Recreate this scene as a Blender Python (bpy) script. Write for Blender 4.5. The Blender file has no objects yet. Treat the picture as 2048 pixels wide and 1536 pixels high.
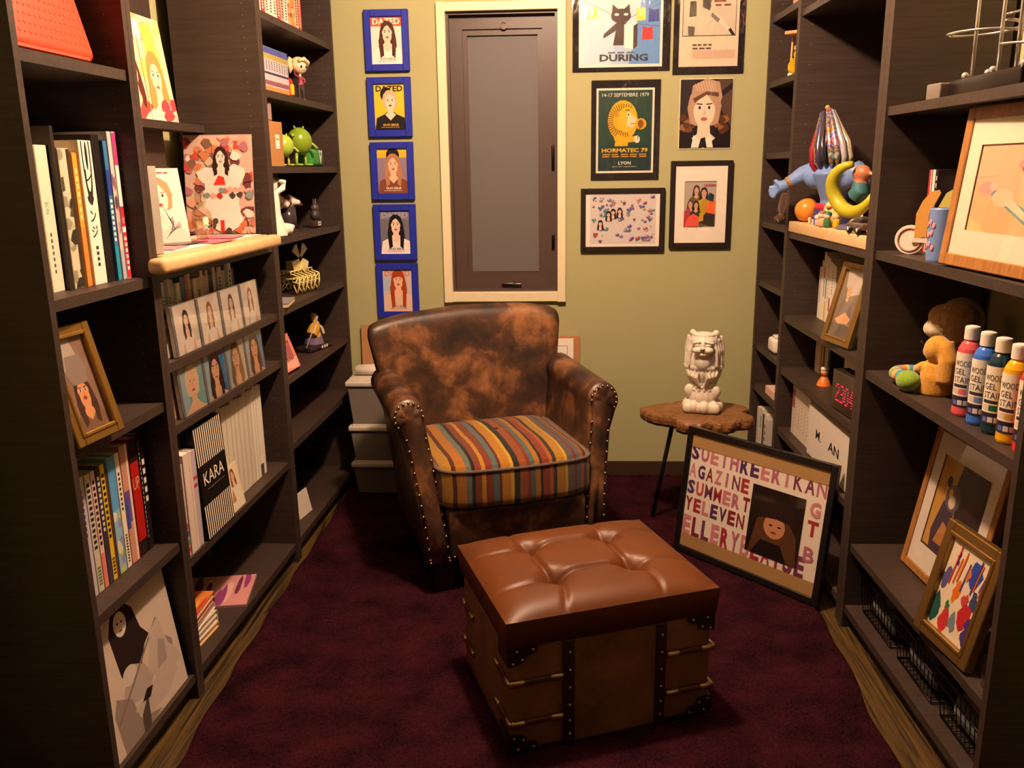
import bpy, bmesh, math, random
from mathutils import Vector, Matrix, Euler, kdtree
R = math.radians
C = bpy.context.scene.collection
SC = bpy.context.scene
rnd = random.Random(7)
# ---------------------------------------------------------------- camera
def set_camera():
    F, YAW, PIT, RO = 1730.8, -.0542, .2417, -.0137
    f = Vector((math.sin(YAW)*math.cos(PIT), math.cos(YAW)*math.cos(PIT), -math.sin(PIT)))
    r = Vector((math.cos(YAW), -math.sin(YAW), 0)); u = r.cross(f)
    r2 = r*math.cos(RO)+u*math.sin(RO); u2 = -r*math.sin(RO)+u*math.cos(RO)
    cd = bpy.data.cameras.new('camera'); co = bpy.data.objects.new('camera', cd); C.objects.link(co)
    m = Matrix((r2, u2, -f)).transposed().to_4x4(); m.translation = (0, 0, 1.31); co.matrix_world = m
    cd.sensor_width = 36; cd.lens = F/2048*36; cd.clip_start = .02
    SC.camera = co
set_camera()
# ---------------------------------------------------------------- world, light, exposure
w = bpy.data.worlds.new('night'); SC.world = w; w.use_nodes = True
w.node_tree.nodes['Background'].inputs[0].default_value = (.004, .005, .008, 1)
w.node_tree.nodes['Background'].inputs[1].default_value = 1
SC.view_settings.view_transform = 'Standard'; SC.view_settings.look = 'None'
SC.view_settings.exposure = 0.0; SC.view_settings.gamma = 1; SC.view_settings.use_curve_mapping = False
LAMP = (-.06, 2.1, 2.33)
LAMP_POWER = 178
LAMP_COL = (1, .68, .47)
# the room's own ceiling lamp, above the top edge of the picture
ld = bpy.data.lights.new('ceiling_lamp_offscreen', 'POINT'); ld.energy = LAMP_POWER; ld.color = LAMP_COL; ld.shadow_soft_size = .05
lo = bpy.data.objects.new('ceiling_lamp_offscreen', ld); C.objects.link(lo); lo.location = LAMP
# ---------------------------------------------------------------- helpers
def lin(h):
    if not isinstance(h, str): return tuple(h)[:3]
    h = h.lstrip('#'); o = []
    if len(h) == 3: h = ''.join(c*2 for c in h)
    for i in (0, 2, 4):
        c = int(h[i:i+2], 16)/255
        o.append(c/12.92 if c <= .04045 else ((c+.055)/1.055)**2.4)
    return tuple(o)
def nmat(name):
    m = bpy.data.materials.new(name); m.use_nodes = True
    return m, m.node_tree.nodes, m.node_tree.links, m.node_tree.nodes['Principled BSDF']
def vc(name, rough=.6, spec=.4, metal=0, noise=.12, nscale=40, bump=0, bscale=200, coat=0, trans=0, ior=1.45, sheen=0):
    """surface whose colour comes from the mesh, with a little procedural mottling"""
    m, n, l, b = nmat(name)
    a = n.new('ShaderNodeVertexColor'); a.layer_name = 'Col'
    t = n.new('ShaderNodeTexNoise'); t.inputs['Scale'].default_value = nscale; t.inputs['Detail'].default_value = 3
    tc = n.new('ShaderNodeTexCoord'); l.new(tc.outputs['Object'], t.inputs['Vector'])
    mr = n.new('ShaderNodeMapRange'); mr.inputs[3].default_value = 1-noise; mr.inputs[4].default_value = 1+noise
    l.new(t.outputs[0], mr.inputs[0])
    mx = n.new('ShaderNodeMix'); mx.data_type = 'RGBA'; mx.blend_type = 'MULTIPLY'; mx.inputs[0].default_value = 1
    l.new(a.outputs[0], mx.inputs[6]); l.new(mr.outputs[0], mx.inputs[7]); l.new(mx.outputs[2], b.inputs['Base Color'])
    b.inputs['Roughness'].default_value = rough; b.inputs['Metallic'].default_value = metal
    b.inputs['Specular IOR Level'].default_value = spec; b.inputs['Coat Weight'].default_value = coat
    b.inputs['Coat Roughness'].default_value = .08; b.inputs['Transmission Weight'].default_value = trans; b.inputs['IOR'].default_value = ior
    b.inputs['Sheen Weight'].default_value = sheen
    if bump:
        t2 = n.new('ShaderNodeTexNoise'); t2.inputs['Scale'].default_value = bscale; l.new(tc.outputs['Object'], t2.inputs['Vector'])
        bp = n.new('ShaderNodeBump'); bp.inputs['Strength'].default_value = bump; bp.inputs['Distance'].default_value = .002
        l.new(t2.outputs[0], bp.inputs['Height']); l.new(bp.outputs[0], b.inputs['Normal'])
    return m
MAT = {}
MAT['paper'] = vc('paper', .75, .2, noise=.05)
MAT['print'] = vc('print', .38, .4, noise=.03)
MAT['gloss'] = vc('gloss_plastic', .22, .5, noise=.04)
MAT['plastic'] = vc('plastic', .42, .45, noise=.05)
MAT['ceramic'] = vc('ceramic', .12, .6, noise=.03, coat=.4)
MAT['fabric'] = vc('fabric', .95, .1, noise=.25, nscale=120, bump=.5, bscale=350, sheen=.3)
MAT['metal'] = vc('metal', .3, .5, metal=1, noise=.1)
MAT['chrome'] = vc('chrome', .22, .8, metal=.6, noise=.03)
MAT['gold'] = vc('gold', .38, .5, metal=.75, noise=.15, nscale=60)
MAT['paint'] = vc('painted_wood', .45, .4, noise=.05, bump=.08, bscale=120)
MAT['card'] = vc('cardboard', .85, .15, noise=.1, nscale=80, bump=.1)
MAT['strap'] = vc('dark_strap_leather', .45, .4, noise=.2, nscale=60, bump=.1)
MAT['blackwood'] = vc('black_frame_wood', .35, .45, noise=.15, nscale=50)
def wood(name, c1, c2, scale=(6, 40, 40), rough=.5, dist=4, spec=.35, bump=.1):
    m, n, l, b = nmat(name)
    tc = n.new('ShaderNodeTexCoord'); mp = n.new('ShaderNodeMapping'); mp.inputs['Scale'].default_value = scale
    l.new(tc.outputs['Object'], mp.inputs[0])
    t = n.new('ShaderNodeTexNoise'); t.inputs['Scale'].default_value = 1; t.inputs['Detail'].default_value = 6; t.inputs['Distortion'].default_value = dist
    l.new(mp.outputs[0], t.inputs['Vector'])
    cr = n.new('ShaderNodeValToRGB'); cr.color_ramp.elements[0].position = .35; cr.color_ramp.elements[1].position = .65
    cr.color_ramp.elements[0].color = (*lin(c1), 1); cr.color_ramp.elements[1].color = (*lin(c2), 1)
    l.new(t.outputs[0], cr.inputs[0]); l.new(cr.outputs[0], b.inputs['Base Color'])
    b.inputs['Roughness'].default_value = rough; b.inputs['Specular IOR Level'].default_value = spec
    bp = n.new('ShaderNodeBump'); bp.inputs['Strength'].default_value = bump; bp.inputs['Distance'].default_value = .002
    l.new(t.outputs[0], bp.inputs['Height']); l.new(bp.outputs[0], b.inputs['Normal'])
    return m
MAT['shelf'] = wood('black_brown_veneer', '#30251f', '#3d3029', (90, 4, 90), .5, 1, .35, .03)
MAT['floor'] = wood('streaky_wood_floor', '#150d06', '#5c4520', (60, 2.2, 10), .5, 2.5, .3, .2)
MAT['slab'] = wood('live_edge_wood', '#52321a', '#906238', (10, 26, 26), .42, 5, .4, .1)
MAT['oak'] = wood('brown_frame_wood', '#8a5a2c', '#a8733c', (30, 30, 8), .4, 2, .4, .05)
MAT['birch'] = wood('pale_board', '#cda676', '#d8b486', (60, 8, 60), .5, 1, .3, .03)
def paint_wall(name, c, rough=.85):
    m, n, l, b = nmat(name)
    tc = n.new('ShaderNodeTexCoord')
    t = n.new('ShaderNodeTexNoise'); t.inputs['Scale'].default_value = 260; t.inputs['Detail'].default_value = 2; l.new(tc.outputs['Object'], t.inputs['Vector'])
    t2 = n.new('ShaderNodeTexNoise'); t2.inputs['Scale'].default_value = 3; l.new(tc.outputs['Object'], t2.inputs['Vector'])
    mr = n.new('ShaderNodeMapRange'); mr.inputs[3].default_value = .95; mr.inputs[4].default_value = 1.05; l.new(t2.outputs[0], mr.inputs[0])
    mx = n.new('ShaderNodeMix'); mx.data_type = 'RGBA'; mx.blend_type = 'MULTIPLY'; mx.inputs[0].default_value = 1
    mx.inputs[6].default_value = (*lin(c), 1); l.new(mr.outputs[0], mx.inputs[7]); l.new(mx.outputs[2], b.inputs['Base Color'])
    bp = n.new('ShaderNodeBump'); bp.inputs['Strength'].default_value = .12; bp.inputs['Distance'].default_value = .001
    l.new(t.outputs[0], bp.inputs['Height']); l.new(bp.outputs[0], b.inputs['Normal'])
    b.inputs['Roughness'].default_value = rough; b.inputs['Specular IOR Level'].default_value = .25
    return m
MAT['wall'] = paint_wall('olive_wall_paint', '#a6a276')
MAT['ceil'] = paint_wall('ceiling_paint', '#d8d0bc')
def leather(name, c1, c2, c3, scale, rough, spread=(.35, .5, .66), bump=.15, spec=.5):
    m, n, l, b = nmat(name)
    tc = n.new('ShaderNodeTexCoord')
    t = n.new('ShaderNodeTexNoise'); t.inputs['Scale'].default_value = scale; t.inputs['Detail'].default_value = 7; t.inputs['Roughness'].default_value = .62
    t.inputs['Distortion'].default_value = .25; l.new(tc.outputs['Object'], t.inputs['Vector'])
    cr = n.new('ShaderNodeValToRGB'); e = cr.color_ramp.elements
    e[0].position = spread[0]; e[0].color = (*lin(c1), 1); e[1].position = spread[2]; e[1].color = (*lin(c3), 1)
    k = e.new(spread[1]); k.color = (*lin(c2), 1)
    l.new(t.outputs[0], cr.inputs[0]); l.new(cr.outputs[0], b.inputs['Base Color'])
    v = n.new('ShaderNodeTexVoronoi'); v.inputs['Scale'].default_value = 160; l.new(tc.outputs['Object'], v.inputs['Vector'])
    bp = n.new('ShaderNodeBump'); bp.inputs['Strength'].default_value = bump; bp.inputs['Distance'].default_value = .0015
    l.new(v.outputs[0], bp.inputs['Height']); l.new(bp.outputs[0], b.inputs['Normal'])
    mr = n.new('ShaderNodeMapRange'); mr.inputs[3].default_value = rough+.12; mr.inputs[4].default_value = rough-.08
    l.new(t.outputs[0], mr.inputs[0]); l.new(mr.outputs[0], b.inputs['Roughness'])
    b.inputs['Specular IOR Level'].default_value = spec
    return m
MAT['leather'] = leather('distressed_leather', '#1e120d', '#452a1a', '#8a5c38', 8.5, .42, (.35, .51, .68))
MAT['tan'] = leather('tan_leather', '#512a0f', '#5c3011', '#673815', 3, .42, (.3, .5, .7), .06, .3)
MAT['trunk'] = leather('trunk_leather', '#5e3c2a', '#704833', '#80543c', 9, .5)
def rug_mat():
    m, n, l, b = nmat('shag_rug')
    tc = n.new('ShaderNodeTexCoord')
    t = n.new('ShaderNodeTexNoise'); t.inputs['Scale'].default_value = 9; t.inputs['Detail'].default_value = 5; l.new(tc.outputs['Object'], t.inputs['Vector'])
    t2 = n.new('ShaderNodeTexNoise'); t2.inputs['Scale'].default_value = 150; t2.inputs['Detail'].default_value = 4; l.new(tc.outputs['Object'], t2.inputs['Vector'])
    ad = n.new('ShaderNodeMath'); ad.operation = 'ADD'; l.new(t.outputs[0], ad.inputs[0]); l.new(t2.outputs[0], ad.inputs[1])
    cr = n.new('ShaderNodeValToRGB'); e = cr.color_ramp.elements; e[0].position = .75; e[1].position = 1.25
    mr = n.new('ShaderNodeMapRange'); mr.inputs[1].default_value = .6; mr.inputs[2].default_value = 1.45; l.new(ad.outputs[0], mr.inputs[0]); l.new(mr.outputs[0], cr.inputs[0])
    e[0].position = .15; e[1].position = .9; e[0].color = (*lin('#13050a'), 1); e[1].color = (*lin('#3e151d'), 1)
    l.new(cr.outputs[0], b.inputs['Base Color']); b.inputs['Roughness'].default_value = 1; b.inputs['Specular IOR Level'].default_value = .05
    bp = n.new('ShaderNodeBump'); bp.inputs['Strength'].default_value = .9; bp.inputs['Distance'].default_value = .01
    l.new(t2.outputs[0], bp.inputs['Height']); l.new(bp.outputs[0], b.inputs['Normal'])
    return m
MAT['rug'] = rug_mat()
def stripe_mat():
    m, n, l, b = nmat('striped_chenille')
    seq = [('#7a3a2a', 2), ('#c8922c', 3), ('#5c2620', 1.4), ('#c07a2c', 3), ('#6e7a70', 1.6), ('#2a2420', 1.2), ('#8a4230', 2.2), ('#d0982e', 1.3), ('#8c3c2c', 2.2),
           ('#5f7472', 2), ('#6a2a2a', 1), ('#c8882c', 3), ('#e0b23a', 1), ('#27282a', 2), ('#a0552c', 2.6), ('#8c3a2c', 1.2), ('#56706c', 1.6), ('#b87a2a', 1.6), ('#2c2824', 1), ('#943e2c', 2.4),
           ('#b8642e', 1.2), ('#38342e', 1.3), ('#c08a2c', 3), ('#e0b440', .9), ('#6a5e58', 2.4), ('#7c3230', 1), ('#566a6a', 1.6), ('#a85a30', 1.5), ('#3a302c', 1.2), ('#b4802c', 1.8), ('#7a3c30', 2)]
    tot = sum(s[1] for s in seq)
    tc = n.new('ShaderNodeTexCoord'); sx = n.new('ShaderNodeSeparateXYZ'); l.new(tc.outputs['Object'], sx.inputs[0])
    nz = n.new('ShaderNodeTexNoise'); nz.inputs['Scale'].default_value = 14; l.new(tc.outputs['Object'], nz.inputs['Vector'])
    mr0 = n.new('ShaderNodeMath'); mr0.operation = 'MULTIPLY_ADD'; mr0.inputs[1].default_value = .006; l.new(nz.outputs[0], mr0.inputs[0]); l.new(sx.outputs[0], mr0.inputs[2])
    mr = n.new('ShaderNodeMapRange'); mr.inputs[1].default_value = -.262; mr.inputs[2].default_value = .268; l.new(mr0.outputs[0], mr.inputs[0])
    cr = n.new('ShaderNodeValToRGB'); cr.color_ramp.interpolation = 'CONSTANT'; e = cr.color_ramp.elements
    pos = 0
    for i, (c, wd) in enumerate(seq):
        k = e[0] if i == 0 else (e[1] if i == 1 else e.new(pos/tot))
        k.position = pos/tot; k.color = (*[q*.52 for q in lin(c)], 1); pos += wd
    l.new(mr.outputs[0], cr.inputs[0])
    t = n.new('ShaderNodeTexNoise'); t.inputs['Scale'].default_value = 220; l.new(tc.outputs['Object'], t.inputs['Vector'])
    mv = n.new('ShaderNodeMapRange'); mv.inputs[3].default_value = .72; mv.inputs[4].default_value = 1.25; l.new(t.outputs[0], mv.inputs[0])
    mx = n.new('ShaderNodeMix'); mx.data_type = 'RGBA'; mx.blend_type = 'MULTIPLY'; mx.inputs[0].default_value = 1
    l.new(cr.outputs[0], mx.inputs[6]); l.new(mv.outputs[0], mx.inputs[7]); l.new(mx.outputs[2], b.inputs['Base Color'])
    b.inputs['Roughness'].default_value = .85; b.inputs['Specular IOR Level'].default_value = .15; b.inputs['Sheen Weight'].default_value = .2
    bp = n.new('ShaderNodeBump'); bp.inputs['Strength'].default_value = .4; bp.inputs['Distance'].default_value = .002
    l.new(t.outputs[0], bp.inputs['Height']); l.new(bp.outputs[0], b.inputs['Normal'])
    return m
MAT['stripe'] = stripe_mat()
def clear(name, tint=(1, 1, 1), fac=.08, rough=.03, bump=0, bscale=12):
    m, n, l, b = nmat(name); n.remove(b); out = n['Material Output']
    tr = n.new('ShaderNodeBsdfTransparent'); tr.inputs[0].default_value = (*tint, 1)
    gl = n.new('ShaderNodeBsdfGlossy'); gl.inputs['Roughness'].default_value = rough
    fr = n.new('ShaderNodeLayerWeight'); fr.inputs[0].default_value = .5
    pw = n.new('ShaderNodeMath'); pw.operation = 'POWER'; pw.inputs[1].default_value = 5; l.new(fr.outputs['Facing'], pw.inputs[0])
    ad = n.new('ShaderNodeMath'); ad.operation = 'MULTIPLY_ADD'; ad.inputs[1].default_value = .8; ad.inputs[2].default_value = fac; ad.use_clamp = True
    l.new(pw.outputs[0], ad.inputs[0])
    mx = n.new('ShaderNodeMixShader'); l.new(ad.outputs[0], mx.inputs[0]); l.new(tr.outputs[0], mx.inputs[1]); l.new(gl.outputs[0], mx.inputs[2]); l.new(mx.outputs[0], out.inputs[0])
    if bump:
        tc = n.new('ShaderNodeTexCoord'); t = n.new('ShaderNodeTexNoise'); t.inputs['Scale'].default_value = bscale; t.inputs['Detail'].default_value = 3
        mp = n.new('ShaderNodeMapping'); mp.inputs['Scale'].default_value = (1.6, 1, .6); mp.inputs['Rotation'].default_value = (0, .5, 0)
        l.new(tc.outputs['Object'], mp.inputs[0]); l.new(mp.outputs[0], t.inputs['Vector'])
        bp = n.new('ShaderNodeBump'); bp.inputs['Strength'].default_value = bump; bp.inputs['Distance'].default_value = .02
        l.new(t.outputs[0], bp.inputs['Height']); l.new(bp.outputs[0], gl.inputs['Normal']); l.new(bp.outputs[0], fr.inputs['Normal'])
    return m
MAT['pane'] = clear('clear_pane', fac=.05)
MAT['sleeve'] = clear('crinkled_sleeve', fac=.16, rough=.06, bump=.5, bscale=9)
MAT['jewel'] = clear('jewel_case', (.93, .93, .93), .1, .05)
MAT['bin'] = vc('milky_plastic', .3, .5, noise=.05, trans=.35)
def frosted():
    m, n, l, b = nmat('frosted_window_glass')
    t = n.new('ShaderNodeTexNoise'); t.inputs['Scale'].default_value = 400
    tc = n.new('ShaderNodeTexCoord'); l.new(tc.outputs['Object'], t.inputs['Vector'])
    mr = n.new('ShaderNodeMapRange'); mr.inputs[3].default_value = .9; mr.inputs[4].default_value = 1.1; l.new(t.outputs[0], mr.inputs[0])
    mx = n.new('ShaderNodeMix'); mx.data_type = 'RGBA'; mx.blend_type = 'MULTIPLY'; mx.inputs[0].default_value = 1
    mx.inputs[6].default_value = (*lin('#7a7474'), 1); l.new(mr.outputs[0], mx.inputs[7]); l.new(mx.outputs[2], b.inputs['Base Color'])
    b.inputs['Roughness'].default_value = .5; b.inputs['Transmission Weight'].default_value = .35; b.inputs['IOR'].default_value = 1.3
    return m
MAT['frost'] = frosted()
def emis(name, c, s):
    m, n, l, b = nmat(name); b.inputs['Base Color'].default_value = (*lin(c), 1)
    b.inputs['Emission Color'].default_value = (*lin(c), 1); b.inputs['Emission Strength'].default_value = s
    return m
MAT['led'] = emis('led_dots', '#ff2050', 1.1)
def holo():
    m, n, l, b = nmat('iridescent_foil')
    tc = n.new('ShaderNodeTexCoord'); t = n.new('ShaderNodeTexNoise'); t.inputs['Scale'].default_value = 26; t.inputs['Detail'].default_value = 4; l.new(tc.outputs['Object'], t.inputs['Vector'])
    cr = n.new('ShaderNodeValToRGB'); e = cr.color_ramp.elements
    cols = ['#b0a8c8', '#c03040', '#b8b8b8', '#5a48b0', '#c8b050', '#a83a60', '#3a9a8a', '#d0c8c8']
    for i, c in enumerate(cols):
        k = e[0] if i == 0 else (e[1] if i == 1 else e.new(.3+.4*i/7))
        k.position = .3+.4*i/7; k.color = (*lin(c), 1)
    l.new(t.outputs[0], cr.inputs[0]); l.new(cr.outputs[0], b.inputs['Base Color'])
    b.inputs['Metallic'].default_value = .5; b.inputs['Roughness'].default_value = .18
    return m
MAT['holo'] = holo()
# ---------------------------------------------------------------- mesh builder
_tc = {}
def text_mesh(s, off=0):
    key = (s, off)
    if key in _tc: return _tc[key]
    cu = bpy.data.curves.new('t', 'FONT'); cu.body = s; cu.size = 1; cu.resolution_u = 2; cu.offset = off
    o = bpy.data.objects.new('t', cu); C.objects.link(o)
    dg = bpy.context.evaluated_depsgraph_get(); me = bpy.data.meshes.new_from_object(o.evaluated_get(dg))
    vs = [tuple(v.co)[:2] for v in me.vertices]; fs = [tuple(p.vertices) for p in me.polygons]
    bpy.data.objects.remove(o); bpy.data.curves.remove(cu); bpy.data.meshes.remove(me)
    if vs:
        x0 = min(v[0] for v in vs); x1 = max(v[0] for v in vs); y0 = min(v[1] for v in vs); y1 = max(v[1] for v in vs)
        vs = [((v[0]-x0)/(x1-x0+1e-9), (v[1]-y0)/(y1-y0+1e-9)) for v in vs]; ar = (x1-x0)/(y1-y0+1e-9)
    else: ar = 1
    _tc[key] = (vs, fs, ar); return _tc[key]
class MB:
    def __init__(s): s.v = []; s.f = []; s.c = []; s.sm = []; s.T = Matrix.Identity(4)
    def add(s, vs, fs, col, smooth=False):
        b = len(s.v); T = s.T
        s.v += [tuple(T @ Vector(p)) for p in vs]; c = lin(col)
        for f in fs: s.f.append([b+i for i in f]); s.c.append(c); s.sm.append(smooth)
        return s
    def box(s, c, d, col='#808080', rot=None, taper=1):
        x, y, z = d[0]/2, d[1]/2, d[2]/2; t = taper
        vs = [(-x, -y, -z), (x, -y, -z), (x, y, -z), (-x, y, -z), (-x*t, -y*t, z), (x*t, -y*t, z), (x*t, y*t, z), (-x*t, y*t, z)]
        if rot: m = Euler(rot).to_matrix(); vs = [m @ Vector(p) for p in vs]
        vs = [(p[0]+c[0], p[1]+c[1], p[2]+c[2]) for p in vs]
        return s.add(vs, [(3, 2, 1, 0), (4, 5, 6, 7), (0, 1, 5, 4), (1, 2, 6, 5), (2, 3, 7, 6), (3, 0, 4, 7)], col)
    def rbox(s, c, d, r, col='#808080', rot=None, seg=3, smooth=True):
        bm = bmesh.new(); bmesh.ops.create_cube(bm, size=1)
        for v in bm.verts: v.co = (v.co.x*d[0], v.co.y*d[1], v.co.z*d[2])
        bmesh.ops.bevel(bm, geom=bm.edges[:], offset=min(r, min(d)*.49), segments=seg, profile=.5, affect='EDGES')
        m = Euler(rot or (0, 0, 0)).to_matrix(); bm.verts.index_update()
        vs = [m @ v.co + Vector(c) for v in bm.verts]; fs = [[v.index for v in f.verts] for f in bm.faces]; bm.free()
        return s.add(vs, fs, col, smooth)
    def sph(s, c, r, col='#808080', seg=16, rings=10, rot=None):
        if not hasattr(r, '__len__'): r = (r, r, r)
        m = Euler(rot).to_matrix() if rot else None
        vs = []; fs = []
        for i in range(rings+1):
            a = math.pi*i/rings
            for j in range(seg):
                t = 2*math.pi*j/seg; p = Vector((r[0]*math.sin(a)*math.cos(t), r[1]*math.sin(a)*math.sin(t), r[2]*math.cos(a)))
                if m: p = m @ p
                vs.append((p[0]+c[0], p[1]+c[1], p[2]+c[2]))
        for i in range(rings):
            for j in range(seg):
                k = (j+1) % seg; fs.append((i*seg+j, (i+1)*seg+j, (i+1)*seg+k, i*seg+k))
        return s.add(vs, fs, col, True)
    def cyl(s, p0, p1, r0, r1=None, col='#808080', n=16, smooth=True):
        return s.tube([p0, p1], [r0, r0 if r1 is None else r1], col, n, smooth)
    def tube(s, pts, rad, col='#808080', n=10, smooth=True, closed=False, flat=1):
        pts = [Vector(p) for p in pts]
        if not hasattr(rad, '__len__'): rad = [rad]*len(pts)
        vs = []; fs = []; N = len(pts); up = None
        for i, p in enumerate(pts):
            if closed: t = pts[(i+1) % N]-pts[i-1]
            else: t = pts[min(i+1, N-1)]-pts[max(i-1, 0)]
            t.normalize()
            if up is None: up = Vector((0, 0, 1)) if abs(t.z) < .9 else Vector((1, 0, 0))
            a = t.cross(up)
            if a.length < 1e-6: a = t.orthogonal()
            a.normalize(); b = a.cross(t).normalized(); up = b
            for j in range(n):
                q = 2*math.pi*j/n; vs.append(p+a*math.cos(q)*rad[i]+b*math.sin(q)*rad[i]*flat)
        for i in range(N if closed else N-1):
            i2 = (i+1) % N
            for j in range(n):
                k = (j+1) % n; fs.append((i*n+j, i*n+k, i2*n+k, i2*n+j))
        if not closed: fs += [tuple(range(n-1, -1, -1)), tuple((N-1)*n+j for j in range(n))]
        return s.add(vs, fs, col, smooth)
    def lathe(s, prof, col='#808080', n=24, c=(0, 0, 0), smooth=True, fn=None, cols=None):
        N = len(prof)
        for i in range(N-1):
            vs = []
            for (r, z) in (prof[i], prof[i+1]):
                for j in range(n):
                    t = 2*math.pi*j/n; k = fn(t, z) if fn else 1
                    vs.append((c[0]+r*k*math.cos(t), c[1]+r*k*math.sin(t), c[2]+z))
            s.add(vs, [(j, (j+1) % n, n+(j+1) % n, n+j) for j in range(n)], cols[i] if cols else col, smooth)
        return s
    def ext(s, pts, d, col='#808080', axis='y', o=0, smooth=False):
        """outline in (x,z) pushed along y from o to o+d (axis y), or outline in (x,y) along z"""
        n = len(pts)
        P = (lambda p, t: (p[0], t, p[1])) if axis == 'y' else (lambda p, t: (p[0], p[1], t))
        vs = [P(p, o) for p in pts]+[P(p, o+d) for p in pts]
        fs = [tuple(range(n)), tuple(range(2*n-1, n-1, -1))]
        if axis != 'y': fs = [tuple(reversed(f)) for f in fs]
        side = [(i, n+i, n+(i+1) % n, (i+1) % n) for i in range(n)]
        if axis != 'y': side = [tuple(reversed(f)) for f in side]
        s.add(vs, fs, col, False); b = len(s.v)-2*n
        for f in side: s.f.append([b+i for i in f]); s.c.append(lin(col)); s.sm.append(smooth)
        return s
    def grid(s, fn, nu, nv, col='#808080', cu=False, cv=False, smooth=True):
        vs = [fn(i/(nu if cu else nu-1), j/(nv if cv else nv-1)) for i in range(nu) for j in range(nv)]; fs = []
        for i in range(nu if cu else nu-1):
            for j in range(nv if cv else nv-1):
                a, b = (i+1) % nu, (j+1) % nv; fs.append((i*nv+j, a*nv+j, a*nv+b, i*nv+b))
        return s.add(vs, fs, col, smooth)
    def mesh(s, name, weld=True):
        me = bpy.data.meshes.new(name); me.from_pydata(s.v, [], s.f)
        at = me.color_attributes.new('Col', 'FLOAT_COLOR', 'CORNER'); buf = []
        for p, c in zip(me.polygons, s.c): buf += [c[0], c[1], c[2], 1]*p.loop_total
        at.data.foreach_set('color', buf); me.polygons.foreach_set('use_smooth', s.sm); me.update()
        return me
    def build(s, name, mat, parent=None, loc=(0, 0, 0), rot=(0, 0, 0)):
        o = bpy.data.objects.new(name, s.mesh(name)); C.objects.link(o)
        o.data.materials.append(MAT[mat] if isinstance(mat, str) else mat)
        o.location = loc; o.rotation_euler = rot; o.parent = parent
        return o
    def fuse(s, name, mat, parent=None, loc=(0, 0, 0), rot=(0, 0, 0), vox=.004, sm=2):
        """weld overlapping pieces into one continuous skin and carry the colours over"""
        me = s.mesh(name); o = bpy.data.objects.new(name, me); C.objects.link(o)
        md = o.modifiers.new('r', 'REMESH'); md.mode = 'VOXEL'; md.voxel_size = vox; md.use_smooth_shade = True
        if sm: m2 = o.modifiers.new('s', 'SMOOTH'); m2.iterations = sm; m2.factor = .5
        dg = bpy.context.evaluated_depsgraph_get(); ne = bpy.data.meshes.new_from_object(o.evaluated_get(dg)); o.modifiers.clear()
        kd = kdtree.KDTree(len(s.f))
        for i, f in enumerate(s.f): kd.insert(sum((Vector(s.v[k]) for k in f), Vector())/len(f), i)
        kd.balance(); at = ne.color_attributes.new('Col', 'FLOAT_COLOR', 'CORNER'); buf = []
        for p in ne.polygons:
            c = s.c[kd.find(p.center)[1]]; buf += [c[0], c[1], c[2], 1]*p.loop_total
        at.data.foreach_set('color', buf); ne.polygons.foreach_set('use_smooth', [True]*len(ne.polygons))
        o.data = ne; bpy.data.meshes.remove(me); ne.name = name
        o.data.materials.append(MAT[mat]); o.location = loc; o.rotation_euler = rot; o.parent = parent
        return o
def tag(o, label=None, cat=None, group=None, kind=None):
    if label: o['label'] = label
    if cat: o['category'] = cat
    if group: o['group'] = group
    if kind: o['kind'] = kind
    return o
def empty(name, loc=(0, 0, 0), rz=0, label=None, cat=None, group=None, rot=None):
    o = bpy.data.objects.new(name, None); C.objects.link(o); o.empty_display_size = .02
    o.location = loc; o.rotation_euler = rot or (0, 0, rz)
    return tag(o, label, cat, group)
def copy_tree(o, parent=None):
    c = o.copy(); C.objects.link(c); c.parent = parent
    for ch in [x for x in bpy.data.objects if x.parent == o]: copy_tree(ch, c)
    return c
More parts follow.
